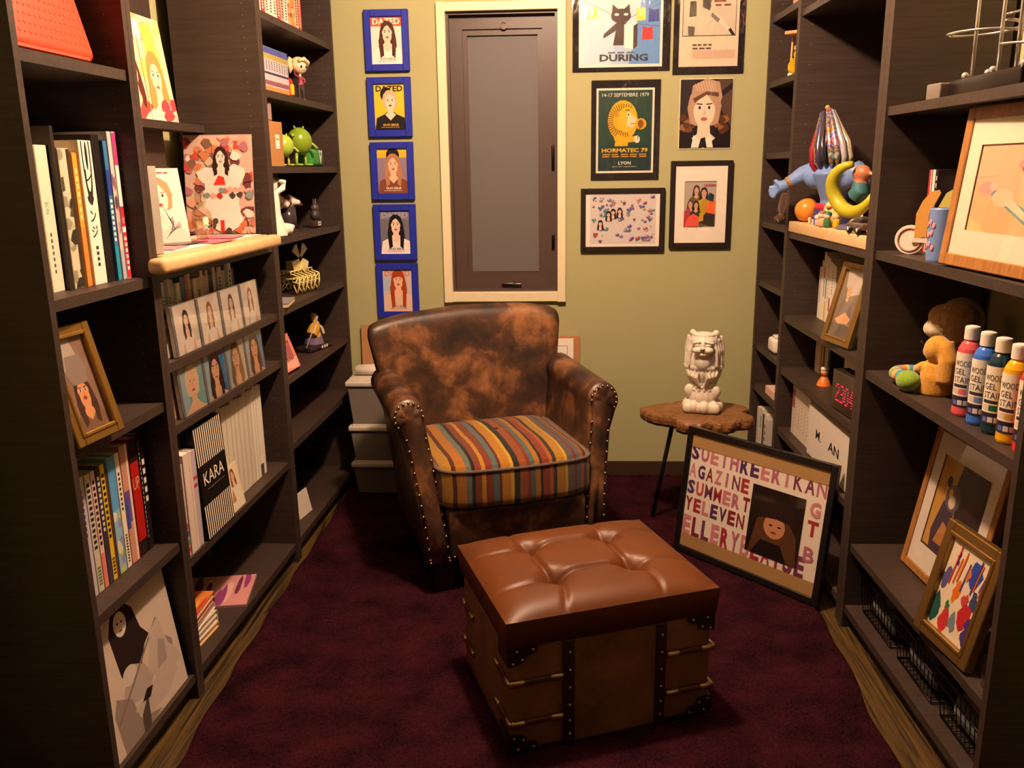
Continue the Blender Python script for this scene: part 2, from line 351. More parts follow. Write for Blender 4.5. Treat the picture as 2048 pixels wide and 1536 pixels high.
# ---------------------------------------------------------------- flat printed art, x to the right, z up, facing -y
EPS = .000025
class Art:
    def __init__(s, w, h): s.w, s.h, s.m, s.k = w, h, MB(), 0
    def P(s, x, y): return (x*s.w-s.w/2, -s.k*EPS, y*s.h)
    def poly(s, pts, col):
        s.k += 1; pts = [(min(max(x, 0), 1), min(max(y, 0), 1)) for x, y in pts]
        a = sum(pts[i-1][0]*pts[i][1]-pts[i][0]*pts[i-1][1] for i in range(len(pts)))
        if a < 0: pts = pts[::-1]
        s.m.add([s.P(*p) for p in pts], [tuple(range(len(pts)))], col); return s
    def rect(s, x0, y0, x1, y1, col): return s.poly([(x0, y0), (x1, y0), (x1, y1), (x0, y1)], col)
    def ell(s, cx, cy, rx, ry, col, n=18, rot=0):
        q = s.w/s.h; o = []
        for i in range(n):
            t = 2*math.pi*i/n; a, b = rx*math.cos(t), ry*math.sin(t)/q
            o.append((cx+a*math.cos(rot)-b*math.sin(rot), cy+(a*math.sin(rot)+b*math.cos(rot))*q))
        return s.poly(o, col)
    def blob(s, cx, cy, rx, ry, col, n=9, j=.35):
        return s.poly([(cx+rx*math.cos(2*math.pi*i/n)*(1+rnd.uniform(-j, j)), cy+ry*math.sin(2*math.pi*i/n)*(1+rnd.uniform(-j, j))) for i in range(n)], col)
    def line(s, x0, y0, x1, y1, t, col):
        dx, dy = (x1-x0)*s.w, (y1-y0)*s.h; L = math.hypot(dx, dy) or 1; nx, ny = -dy/L*t*s.w/2, dx/L*t*s.w/2
        return s.poly([(x0+nx/s.w, y0+ny/s.h), (x1+nx/s.w, y1+ny/s.h), (x1-nx/s.w, y1-ny/s.h), (x0-nx/s.w, y0-ny/s.h)], col)
    def curve(s, pts, t, col):
        for a, b in zip(pts, pts[1:]): s.line(*a, *b, t, col); s.k -= 1
        s.k += 1; return s
    def text(s, st, x, y, h, col, w=None, al='l', vert=False, bold=0):
        """h and w as fractions of the sheet height and width; vert turns it down the sheet"""
        vs, fs, ar = text_mesh(st, bold*.55); s.k += 1
        H = h*s.h; W = (w*s.w if w else H*ar)
        if vert: W = w*s.h if w else H*ar; H = h*s.w
        o = []
        for a, b in vs:
            if vert: px, pz = x*s.w+b*H-H/2, y*s.h-a*W
            else: px, pz = x*s.w+a*W-(W/2 if al == 'c' else W if al == 'r' else 0), y*s.h+b*H
            o.append((px-s.w/2, -s.k*EPS, pz))
        s.m.add(o, fs, col)
        return s
    def bars(s, x0, x1, y, h, col, words=6):
        """a line of print too small to read"""
        n = words; x = x0; s.k += 1
        for i in range(n):
            wd = (x1-x0)/n; a = x+wd*.08; b = x+wd*rnd.uniform(.7, .94)
            s.m.add([s.P(a, y), s.P(b, y), s.P(b, y+h), s.P(a, y+h)], [(0, 1, 2, 3)], col); x += wd
        return s
    def face(s, cx, cy, r, skin='#e8c0a0', hair='#2a1a14', top='#e8e0d8', lips='#b04038', long=1., fringe=0, neck=True, body=True, brow=None):
        q = s.w/s.h; R_ = r*q*1.3
        P = lambda a, b: (cx+a*r, cy+b*R_)
        if long: s.poly([P(-1.15, .3), P(-.9, 1.0), P(-.4, 1.38), P(.3, 1.4), P(.9, 1.05), P(1.2, .3), P(1.45, -.9), P(1.55, -1.3-long), P(1., -1.6-long), P(.7, -1.3-long), P(-.7, -1.3-long), P(-1.05, -1.6-long), P(-1.5, -1.2-long), P(-1.35, -.8)], hair)
        else: s.poly([P(-1.05, -.75), P(-1.28, .1), P(-1.1, .8), P(-.5, 1.3), P(.3, 1.34), P(1.0, .95), P(1.28, .2), P(1.08, -.75), P(.6, -.9), P(-.6, -.9)], hair)
        if body: s.poly([P(-.5, -1.2), P(.5, -1.2), P(1.0, -1.55), P(2.3, -2.0), P(2.9, -3.4), P(2.9, -9), P(-2.9, -9), P(-2.9, -3.4), P(-2.3, -2.0), P(-1.0, -1.55)], top)
        if neck: s.poly([P(-.42, -.6), P(.42, -.6), P(.5, -1.35), P(.9, -1.6), P(0, -2.3), P(-.9, -1.6), P(-.5, -1.35)], skin)
        s.ell(cx, cy, .82*r, r*1.02, skin)
        sh = tuple(a*.72 for a in lin(skin))
        s.poly([P(.02, .1), P(.12, -.3), P(-.1, -.34)], sh)
        for e in (-1, 1):
            s.ell(cx+e*.36*r, cy+.12*R_, .19*r, .09*r, '#f4ece4', 10); s.ell(cx+e*.36*r, cy+.12*R_, .1*r, .1*r, '#20140f', 10); s.line(*P(e*.14, .3), *P(e*.6, .34), .09*r, brow or hair)
        s.ell(cx, cy-.52*R_, .26*r, .11*r, lips, 10)
        if fringe == 1: s.poly([P(-.92, -.1), P(-.88, .8), P(0, 1.2), P(.9, .8), P(.92, -.1), P(.72, .38), P(.2, .5), P(-.5, .44), P(-.78, .3)], hair)
        else: s.poly([P(-.95, -.5), P(-.95, .7), P(-.3, 1.25), P(.5, 1.2), P(.98, .5), P(.95, -.5), P(.74, .25), P(.25, .78), P(.05, .9), P(-.4, .7), P(-.76, .2)], hair)
        if long:
            s.poly([P(-.95, .2), P(-.7, -.2), P(-.72, -1), P(-.6, -1.2-long), P(-1.2, -1.5-long), P(-1.45, -.9)], hair)
            s.poly([P(.95, .2), P(.7, -.2), P(.74, -1), P(.66, -1.2-long), P(1.2, -1.5-long), P(1.45, -.9)], hair)
        return s
    def build(s, name='print', mat='print', parent=None, loc=(0, 0, 0), rot=(0, 0, 0)): return s.m.build(name, mat, parent, loc, rot)
# ---------------------------------------------------------------- places on the two rows of shelving
def fl(y): return -.9051+.0313*(y-2.5)
def fr(y): return .8256-.0221*(y-2.5)
RZ = {'L': math.pi/2-.0313, 'R': -math.pi/2+.0221}
def at(row, y, off, z): return (fl(y)-off, y, z) if row == 'L' else (fr(y)+off, y, z)
# ================================================================ the room
def struct(name, mb, mat, parent=None, **k):
    o = mb.build(name, mat, parent, **k)
    if not parent: o['kind'] = 'structure'
    return o
YW = 3.62
XL_, XR_, YF, ZC = -1.213, 1.15, -4.0, 2.42
WX0, WX1, WZ0, WZ1 = -.44, .002, .815, 1.918          # window opening
m = MB()
for (x0, x1, z0, z1) in ((XL_, WX0, 0, ZC), (WX1, XR_, 0, ZC), (WX0, WX1, 0, WZ0), (WX0, WX1, WZ1, ZC)):
    m.box(((x0+x1)/2, YW+.06, (z0+z1)/2), (x1-x0, .12, z1-z0))
struct('wall_back', m, 'wall')
struct('wall_left', MB().box((XL_-.03, (YF+YW)/2, ZC/2), (.06, YW-YF, ZC)), 'wall')
struct('wall_right', MB().box((XR_+.03, (YF+YW)/2, ZC/2), (.06, YW-YF, ZC)), 'wall')
struct('wall_front', MB().box(((XL_+XR_)/2, YF-.03, ZC/2), (XR_-XL_, .06, ZC)), 'wall')
struct('ceiling', MB().box(((XL_+XR_)/2, (YF+YW)/2, ZC+.03), (XR_-XL_, YW-YF, .06)), 'ceil')
fl_o = struct('floor', MB().box(((XL_+XR_)/2, (YF+YW)/2, -.05), (XR_-XL_+.1, YW-YF+.1, .04)), 'floor')
nb = 12; pw = (XR_-XL_)/nb
pm = MB().box((0, 0, -.014), (pw-.0015, YW-YF-.01, .028)).mesh('plank')
pm.materials.append(MAT['floor'])
for i in range(nb):
    o = bpy.data.objects.new('plank', pm); C.objects.link(o); o.parent = fl_o; o.location = (XL_+pw*(i+.5), (YF+YW)/2, 0)
struct('baseboard_back', MB().box(((XL_+XR_)/2, YW-.006, .035), (XR_-XL_, .012, .068), '#3a2a1c'), 'paint')
# window
wn = empty('window_1'); wn['kind'] = 'structure'; wn.location = (0, YW, 0)
cr = '#e2d2ae'
m = MB()
for (x0, x1, z0, z1) in ((-.474, WX0+.002, .774, 1.952), (WX1-.002, .034, .774, 1.952)): m.rbox(((x0+x1)/2, -.008, (z0+z1)/2), (x1-x0, .03, z1-z0), .003, cr, smooth=False)
for (z0, z1) in ((.776, WZ0+.002), (WZ1-.002, 1.95)): m.rbox(((WX0+WX1)/2, -.006, (z0+z1)/2), (WX1-WX0, .026, z1-z0), .003, cr, smooth=False)
m.build('casing', 'paint', wn)
m = MB(); dk = '#4a3a34'
def ring(m, x0, x1, z0, z1, b, y0, y1, col):
    for (a, c, d, e) in ((x0, x0+b, z0, z1), (x1-b, x1, z0, z1), (x0+b, x1-b, z0, z0+b), (x0+b, x1-b, z1-b, z1)):
        m.box(((a+c)/2, (y0+y1)/2, (d+e)/2), (c-a, y1-y0, e-d), col)
ring(m, WX0, WX1, WZ0, WZ1, .012, .005, .115, dk); m.build('jamb', 'plastic', wn)
m = MB(); ring(m, WX0+.012, WX1-.012, WZ0+.012, WZ1-.012, .05, .035, .075, dk); ring(m, WX0+.058, WX1-.058, WZ0+.058, WZ1-.062, .022, .045, .07, dk); m.build('sash', 'plastic', wn)
MB().box((-.212, .06, 1.366), (.318, .006, .94), '#777').build('pane', 'frost', wn)
m = MB().lathe([(.011, -.004), (.016, -.004), (.016, .004), (.011, .004), (.011, -.004)], '#3e322c', 20); o = m.build('lock_ring', 'metal', wn, (-.212, .032, 1.868), (R(90), 0, 0))
m = MB().rbox((-.2, .028, .845), (.07, .014, .012), .004, '#5c4a40').rbox((-.17, .02, .846), (.04, .01, .007), .003, '#6a584c'); m.build('window_handle', 'metal', wn)
m = MB().rbox((-.018, .03, 1.36), (.012, .012, .1), .004, '#3a2c28').rbox((-.018, .03, 1.02), (.012, .012, .06), .004, '#3a2c28'); m.build('hinge_catch', 'metal', wn)
# rug
def rug():
    L = [(-.905, YW-.02), (-.885, 3.3), (-.885, 2.72), (-.885, 2.25), (-.88, 1.9), (-.87, 1.7), (-.85, .2)]
    Rr = [(.72, .2), (.765, 1.6), (.768, 1.92), (.787, 2.17), (.785, 2.45), (.79, 2.8), (.79, YW-.02)]
    def ip(T, y):
        T = sorted(T, key=lambda p: p[1])
        for a, b in zip(T, T[1:]):
            if a[1] <= y <= b[1]: return a[0]+(b[0]-a[0])*(y-a[1])/(b[1]-a[1])
        return T[-1][0]
    nu, nv = 260, 420; r2 = random.Random(3)
    def fn(u, v):
        y = .2+(YW-.22)*v; a, b = ip(L, y)+.004*math.sin(y*23), ip(Rr, y)+.004*math.sin(y*19); x = a+(b-a)*u
        e = min(u, 1-u)*(b-a); z = .013*min(1, (e/.012))**.5 if e > 0 else .0
        return (x, y, max(.001, z+(r2.uniform(-.0035, .0035) if e > .01 else 0)))
    return MB().grid(fn, nu, nv, '#502028')
o = rug().build('rug', 'rug'); tag(o, 'dark maroon shag rug covering the floor between the bookcases', 'rug')
# ================================================================ bookcases
TH = .022
def bookcase(row, o0, o1, i0, i1, shelves, label, back=None, hole_side=True):
    sg = 1 if row == 'L' else -1
    yc = (o0+o1)/2; D = .27 if row == 'L' else .295
    e = empty('bookcase', at(row, yc, 0, 0), RZ[row], label, 'bookcase', 'dark brown bookcases along the walls')
    X = lambda y: (y-yc)*sg
    def pan(name, ya, yb, d0, d1, z0, z1, sh=0):
        a, b = sorted((X(ya), X(yb)))
        m = MB().box((0, 0, 0), (b-a, d1-d0, z1-z0)); return m.build(name, 'shelf', e, ((a+b)/2, (d0+d1)/2, (z0+z1)/2))
    for a, b in ((o0+.0005, i0), (i1, o1-.0005)): pan('side_panel', a, b, 0, D, 0, 2.02)
    pan('top_panel', i0, i1, .002, D, 2.0, 2.02)
    b0, b1 = back or (i0, i1)
    if b1 > b0: pan('back_panel', b0, b1, D-.006, D, .07, 2.0)
    pan('plinth', i0, i1, .03, .045, 0, .048); pan('shelf_board', i0, i1, .004, D-.007, .048, .07)
    for s in shelves:
        z, d0 = (s, .006) if not isinstance(s, tuple) else s
        pan('shelf_board', i0, i1, d0, D-.007, z, z+TH)
    if hole_side:
        m = MB(); z = .3
        while z < 1.95:
            m.cyl((X(i1)-.0004*sg, .04, z), (X(i1)-.0012*sg, .04, z), .0015, None, '#7a6a5c', 6, False)
            z += .032 if row == 'L' else .064
        h = m.build('pin_holes', 'plastic', e); h['kind'] = 'stuff'
    return e
bookcase('L', 1.536, 1.945, 1.554, 1.927, [1.509, 1.063, .768, .411], 'narrow dark bookcase holding the red case, gold frame and tall black and white photo')
bookcase('L', 1.945, 2.7445, 1.963, 2.724, [(1.436, .19), 1.07, .85, .695, .345], 'wide dark bookcase with white tray and rows of CD cases', back=(1.963, 2.6))
bookcase('L', 2.7445, 3.549, 2.765, 3.529, [1.773, 1.543, 1.312, 1.084, .855, .62, .39], 'wide dark bookcase of toy figures beside the blue framed photos')
bookcase('R', 1.553, 2.365, 1.573, 2.336, [1.432, 1.071, .749, .24], 'wide dark bookcase with paint bottles and the marble run', back=(1, 1), hole_side=False)
bookcase('R', 2.365, 3.162, 2.394, 3.146, [1.797, 1.066, .768, .574, .345], 'wide dark bookcase with toy tray and red dot clock')
bookcase('R', 3.162, 3.55, 3.178, 3.53, [1.835, 1.601, 1.34, 1.08, .849, .589, .42], 'narrow dark bookcase in the corner beside the side table')
# ================================================================ armchair
def armchair(loc, rz):
    e = empty('armchair', loc, rz, 'distressed brown leather club armchair with striped cushion and nailhead trim', 'armchair')
    def SE(c, p): return math.copysign(abs(c)**p, c)
    def back(u, v):
        t = 2*math.pi*u; hw = .275+.098*min(v, .9)**1.2; th = .056-.008*v; s = 1
        if v > .9: q = (v-.9)/.1; s = math.sqrt(max(0, 1-q*q))
        k = 1 if s == 1 else (.93+.07*s)
        x = hw*SE(math.cos(t), .22)*(k if s > 0 else .9); y = th*SE(math.sin(t), .55)*max(s, .02)
        n = x/hw; vv = min(v, 1)
        z =   .12+.698*(.9*(v/.9) if v <= .9 else .9+.1*math.sin((v-.9)/.1*math.pi/2)*.62) + .028*(1-n*n)*vv - .012*vv*abs(n)**8
        return (x-.022*vv, .135+.112*vv**1.1+y-.035*n**4*(.4+.6*vv)+.01*math.cos(n*3)*vv+.03*n*vv, z+.008*n*vv)
    MB().grid(back, 64, 40, cu=True).build('backrest', 'leather', e)
    fx = lambda z: -.26-.065*(max(0, z-.1)/.5)**1.4
    arm = [(fx(z)+.037, z) for z in (.10, .2, .3, .4, .47, .52)]
    for k in range(15):
        a = R(-15+235*k/14); arm.append((-.325+.054*math.cos(a), .558+.054*math.sin(a)))
    arm += [(fx(z)-.04, z) for z in (.46, .36, .24, .10)]
    rake = lambda z: -.354+.1*max(0, z-.1)/.5
    for s in (1, -1):
        pts = [(x*s, z) for x, z in arm]
        if s < 0: pts = pts[::-1]
        n = len(pts); vs = []; fs = []
        ys = [0, .02, .2, .5, .8, 1]
        for q in ys:
            ins = .006 if q == 0 else 0
            for x, z in pts:
                yb = .17; yf = rake(z)
                cx = -.28*s; vs.append((x+(cx-x)*ins*3, yf+(yb-yf)*q, z+.018*q*(z > .4)-ins*.4*(1 if z > .3 else -1)))
        for i in range(len(ys)-1):
            for j in range(n): k = (j+1) % n; fs.append((i*n+j, (i+1)*n+j, (i+1)*n+k, i*n+k))
        fs.append(tuple(range(n))); fs.append(tuple(reversed(range((len(ys)-1)*n, len(ys)*n))))
        m = MB().add(vs, fs, '#6b3a1c', True); ao = m.build('arm', 'leather', e)
        # padded front facing edged with nails
        p = MB(); ins = [(fx(z)+.028, z) for z in (.108, .2, .3, .4, .47, .515)]
        ins += [(-.325+.045*math.cos(R(-15+235*k/14)), .558+.045*math.sin(R(-15+235*k/14))) for k in range(15)]+[(fx(z)-.03, z) for z in (.46, .36, .24, .108)]
        n2 = len(ins); vs = []
        for q, dy in ((1.0, .004), (.97, -.006), (.8, -.011), (.35, -.013)):
            for x, z in ins:
                cx = fx(z) if z < .5 else -.325; vs.append(((cx+(x-cx)*q)*s, rake(z)+dy-(.004*math.cos(z*185) if 0 < q < .9 else 0), z+(.558-z)*(1-q)*(1 if z > .5 else 0)))
        fs2 = [(r_*n2+j, r_*n2+(j+1) % n2, (r_+1)*n2+(j+1) % n2, (r_+1)*n2+j) for r_ in range(3) for j in range(n2)]+[tuple(3*n2+j for j in range(n2))]
        if s < 0: fs2 = [f[::-1] for f in fs2]
        p.add(vs, fs2, '#6b3a1c', True); p.build('arm_facing', 'leather', ao)
        nl = MB()
        zz = .115
        while zz < .52:
            for xe in (-.031, .029): nl.sph(((fx(zz)+xe)*s, rake(zz)-.006, zz), .0052, '#a08468', 8, 5)
            zz += .034
        for k in range(11):
            a = R(0+220*k/10); nl.sph(((-.325+.044*math.cos(a))*s, rake(.558+.044*math.sin(a))-.006, .558+.044*math.sin(a)), .0052, '#a08468', 8, 5)
        for k in range(3): nl.sph(((-.29+.03*k)*s, rake(.108)-.006, .106), .0052, '#a08468', 8, 5)
        no = nl.build('nail_heads', 'metal', ao); no['kind'] = 'stuff'
    b = MB().rbox((0, -.115, .19), (.47, .46, .17), .02, '#6b3a1c'); b.rbox((0, -.345, .19), (.455, .03, .16), .012, '#6b3a1c')
    ap = b.build('seat_base', 'leather', e)
    nl = MB()
    for k in range(25): nl.sph((-.215+.0179*k, -.362, .118), .0048, '#a08468', 8, 5)
    no = nl.build('nail_heads', 'metal', ap); no['kind'] = 'stuff'
    # loose seat cushion
    prof = [(.02, .275), (.6, .275), (.94, .276), (.985, .284), (1, .30), (1.0, .36), (.995, .385), (.98, .398), (.93, .405)]
    prof += [(s, .405+.04*(1-s*s)) for s in (.85, .75, .6, .45, .3, .15, .02)]
    def cush(u, v):
        i = v*(len(prof)-1); a = int(min(i, len(prof)-2)); f = i-a
        s = prof[a][0]*(1-f)+prof[a+1][0]*f; z = prof[a][1]*(1-f)+prof[a+1][1]*f
        t = 2*math.pi*u; x = .258*SE(math.cos(t), .22)*s; y = .26*SE(math.sin(t), .22)*s
        if y < 0: y -= .028*(1-(x/.258)**2)*min(1, -y/.2)
        return (x, -.105+y, z+.012*max(0, -y)*3*(s < .95))
    MB().grid(cush, 96, 60, cu=True).build('seat_cushion', 'stripe', e)
    pp = []
    for k in range(96):
        q = cush(k/96, 7/(len(prof)-1)); pp.append((q[0]*1.004, q[1]*1.004+.0004, q[2]))
    MB().tube(pp, .0055, '#5a4a44', 8, closed=True).build('piping', 'fabric', e)
    for sx in (-1, 1):
        for y in (-.31, .12): MB().box((sx*.245, y, .055), (.06, .06, .105), '#1c100a', taper=1.15).build('leg', 'blackwood', e)
    return e
armchair((-.244, 2.906, .017), R(20))
# ================================================================ trunk ottoman
def ottoman(loc, rz):
    e = empty('ottoman', loc, rz, 'brown leather trunk ottoman with tufted lid and slatted front', 'ottoman')
    W, D = .505, .41
    MB().rbox((0, 0, .139), (W, D, .27), .008, '#4a2c18').build('trunk_body', 'trunk', e)
    B = [(x, y) for x in (-.105, .1) for y in (-.085, .085)]
    def top(u, v):
        x = (u-.5)*.53; y = (v-.5)*.435; a = abs(u-.5)*2; b = abs(v-.5)*2
        edge = (1-a**10)*(1-b**10); h = .355+.022*(1-a*a*.6)*(1-b*b*.6)
        d = 0
        for bx, by in B: r2 = (x-bx)**2+(y-by)**2; d += .032*math.exp(-r2/.0009)
        def cre(x0, y0, x1, y1, amp=.011):
            L2 = (x1-x0)**2+(y1-y0)**2; t = max(0, min(1, ((x-x0)*(x1-x0)+(y-y0)*(y1-y0))/L2))
            # creases bow a little between their ends
            px, py = x0+(x1-x0)*t, y0+(y1-y0)*t; nx, ny = -(y1-y0), (x1-x0); L = math.sqrt(L2)
            bow = .012*math.sin(math.pi*t); px += nx/L*bow; py += ny/L*bow
            return amp*math.exp(-((x-px)**2+(y-py)**2)/.00007)
        for i, (ax, ay) in enumerate(B):
            d += cre(ax, ay, math.copysign(.26, ax), ay+math.copysign(.012, ay), .006)+cre(ax, ay, ax+math.copysign(.02, ax), math.copysign(.215, ay), .006)
        d += cre(B[0][0], B[0][1], B[1][0], B[1][1])+cre(B[2][0], B[2][1], B[3][0], B[3][1])+cre(B[0][0], B[0][1], B[2][0], B[2][1])+cre(B[1][0], B[1][1], B[3][0], B[3][1])
        z = h-d; z = .338+(z-.338)*max(0, edge)
        return (x*(1-.004*(1-edge)), y, z)
    n = 110
    m = MB().grid(top, n, n, '#8f4c1e')
    rim = [top(i/(n-1), 0) for i in range(n)]+[top(1, i/(n-1)) for i in range(1, n)]+[top(1-i/(n-1), 1) for i in range(1, n)]+[top(0, 1-i/(n-1)) for i in range(1, n-1)]
    k = len(rim); vs = rim+[(x*1.0, y*1.0, .32) for x, y, z in rim]+[(x*.985, y*.98, .272) for x, y, z in rim]+[(x*.9, y*.9, .272) for x, y, z in rim]
    m.add(vs, [(r*k+(i+1) % k, r*k+i, (r+1)*k+i, (r+1)*k+(i+1) % k) for r in range(3) for i in range(k)], '#8f4c1e', True)
    cu = m.build('tufted_lid', 'tan', e)
    for bx, by in B: MB().sph((bx, by, top(bx/.53+.5, by/.435+.5)[2]+.003), (.009, .009, .006), '#8a4a20', 12, 8).build('button', 'tan', cu)
    yf = -D/2
    MB().box((0, yf-.002, .137), (.21, .006, .262), '#4a2c18').build('front_panel', 'trunk', e)
    def nails(m, pts):
        for p in pts: m.sph(p, .0042, '#a88c68', 8, 5)
    for x in (-.113, .118):
        s = MB().rbox((x, yf-.005, .138), (.026, .01, .265), .003, '#2e140a').build('strap', 'strap', e)
        nm = MB(); nails(nm, [(x, yf-.011, z) for z in (.03, .065, .105, .15, .195, .24)]); q = nm.build('nail_heads', 'metal', s); q['kind'] = 'stuff'
    for z in (.08, .183):
        for x0, x1 in ((-.254, -.128), (.133, .254)):
            s = MB().rbox(((x0+x1)/2, yf-.006, z), (x1-x0, .012, .014), .005, '#4a200e').build('slat', 'strap', e)
            for xe, wd in ((x0+.017, .036), (x1-.015, .034)): MB().rbox((xe, yf-.0065, z), (wd, .0155, .0165), .006, '#b0966c').build('end_cap', 'metal', s)
        for sx in (-1, 1):
            for y0, y1 in ((yf-.01, -.1), (.1, -yf)):
                s = MB().rbox((sx*(W/2+.003), (y0+y1)/2, z), (.01, y1-y0, .014), .004, '#4a200e').build('slat', 'strap', e)
                for ye in (y0+.014, y1-.014): MB().rbox((sx*(W/2+.0035), ye, z), (.0125, .032, .0165), .005, '#b0966c').build('end_cap', 'metal', s)
    for sx in (-1, 1):
        for z in (0.006, .27):
            sg = 1 if z < .1 else -1
            pts = [(sx*.256, z), (sx*.19, z), (sx*.192, z+sg*.016), (sx*.215, z+sg*.022), (sx*.222, z+sg*.038), (sx*.256, z+sg*.045)]
            g = MB().ext(pts, .012, '#20100a', 'y', yf-.006)
            g.box((sx*(W/2+.002), yf+.03, z+sg*.022), (.01, .07, .044), '#20100a')
            gd = g.build('corner_guard', 'strap', e)
            nm = MB(); nails(nm, [(sx*.2, yf-.007, z+sg*.008), (sx*.225, yf-.007, z+sg*.03), (sx*.247, yf-.007, z+sg*.037), (sx*.238, yf-.007, z+sg*.008)]); q = nm.build('nail_heads', 'metal', gd); q['kind'] = 'stuff'
    return e
ottoman((.058, 1.998, .012), R(20.5))
# ================================================================ side table and lion-fish statue
def side_table(loc):
    e = empty('side_table', loc, 0, 'live edge wooden side table on thin black legs', 'table')
    pts = [(-.19, .0), (-.2, .05), (-.16, .085), (-.1, .12), (-.03, .15), (.05, .16), (.12, .13), (.175, .1), (.205, .04), (.17, -.01), (.195, -.06), (.185, -.11), (.14, -.12), (.11, -.155), (.06, -.165), (.03, -.15), (-.01, -.175), (-.06, -.17), (-.09, -.135), (-.085, -.1), (-.12, -.07), (-.16, -.045)]
    o = []
    for i in range(len(pts)):
        p0, p1, p2, p3 = pts[i-1], pts[i], pts[(i+1) % len(pts)], pts[(i+2) % len(pts)]
        for t in (0, .25, .5, .75):
            o.append(tuple(.5*(2*p1[k]+(p2[k]-p0[k])*t+(2*p0[k]-5*p1[k]+4*p2[k]-p3[k])*t*t+(3*p1[k]-p0[k]-3*p2[k]+p3[k])*t**3) for k in (0, 1)))
    n = len(o); m = MB(); vs = []
    for s, z in ((.94, .388), (.985, .398), (1.0, .412), (.99, .424), (.965, .43)):
        for i, p in enumerate(o): k = s*(1+.012*math.sin(i*1.7+z*90)); vs.append((p[0]*k, p[1]*k, z))
    m.add(vs, [(r*n+i, r*n+(i+1) % n, (r+1)*n+(i+1) % n, (r+1)*n+i) for r in range(4) for i in range(n)], '#80502a')
    m.add([vs[4*n+i] for i in range(n)], [tuple(range(n))], '#9a6a38'); m.add([vs[i] for i in range(n)], [tuple(reversed(range(n)))], '#80502a')
    m.build('table_top', 'slab', e)
    for (x0, y0, x1, y1) in ((-.085, -.02, -.145, .03), (.1, -.03, .155, -.05), (.03, .07, .05, .13)):
        MB().cyl((x0, y0, .392), (x1, y1, .0), .0085, .0075, '#17110d', 10).build('leg', 'blackwood', e)
    return e
side_table((.508, 3.1, .012))
def merlion(loc, rz):
    m = MB(); W = '#dccfbd'
    m.rbox((0, 0, .02), (.135, .1, .04), .016, W)
    for i in range(9): a = i*2*math.pi/9; m.sph((.055*math.cos(a), .04*math.sin(a), .024), (.022, .02, .024), W, 10, 8)
    def body(u, v):
        t = 2*math.pi*u; z = .03+.25*v; fr_ = max(0, -math.sin(t))      # front is at t = 270 degrees
        if z < .17: q = (z-.03)/.14; r = .046+.012*q+.006*math.sin(q*9); rib = .0035*math.cos(16*t)*(1 if fr_ > .2 else .4)*q
        else: q = (z-.17)/.11; r = .064-.006*q+.004*math.sin(q*6); rib = .0042*math.cos(20*t+q*2)*(1-.5*fr_)
        if .165 < z < .18: r += .003
        r += rib; return (r*math.cos(t)*1.02, .006+r*math.sin(t)*.9, z)
    m.grid(body, 96, 40, W, cu=True)
    for v_ in (0, 1): m.add([body(i/96, v_) for i in range(96)], [tuple(range(96)) if v_ else tuple(reversed(range(96)))], W)
    m.sph((0, .004, .28), (.05, .046, .02), W); m.sph((0, .004, .03), (.045, .04, .01), W)
    for s in (-1, 1):
        m.sph((s*.046, -.016, .082), (.02, .016, .026), W, 12, 8)
        for k in range(4): m.tube([(s*.008, -.046, .105), (s*(.018+.01*k), -.054+.006*k, .14+.003*k), (s*(.012+.014*k), -.056+.008*k, .166)], [.003, .006, .0025], W, 8)
        for k in range(4): m.tube([(s*(.03+.009*k), -.036+.014*k, .29), (s*(.046+.006*k), -.04+.018*k, .24), (s*(.05+.005*k), -.044+.02*k, .182-.006*(k % 2))], [.006, .008, .004], W, 8)
        m.sph((s*.04, -.016, .302), (.013, .009, .014), W, 10, 8, (0, s*.4, 0))
        m.sph((s*.02, -.066, .277), (.02, .009, .005), W, 12, 6, (0, s*.2, 0)); m.sph((s*.02, -.068, .266), (.011, .005, .0045), W, 10, 6)
        m.sph((s*.018, -.062, .247), (.02, .02, .014), W, 12, 8)
    m.sph((0, -.02, .272), (.049, .048, .034), W); m.sph((0, -.022, .298), (.04, .034, .012), W)
    m.sph((0, -.066, .264), (.009, .012, .018), W, 10, 8); m.sph((0, -.081, .256), (.009, .006, .0055), W, 10, 8)
    m.sph((0, -.058, .232), (.024, .018, .009), W, 12, 8); m.sph((0, -.044, .2), (.03, .02, .036), W)
    for k in range(6):
        for j in range(5): a = math.pi*1.5+(j-2)*.4+(k % 2)*.2; m.sph((.045*math.cos(a), .006+.042*math.sin(a), .056+.011*k), (.008, .006, .0065), W, 8, 6)
    o = m.fuse('lion_fish_statue', 'ceramic', None, loc, (0, 0, rz), .0022, 1); o.scale = (1, 1, .97)
    tag(o, 'glossy white ceramic statue with lion head and fish body on the wooden side table', 'statue'); return o
merlion((.53, 3.1, .4425), R(-14))
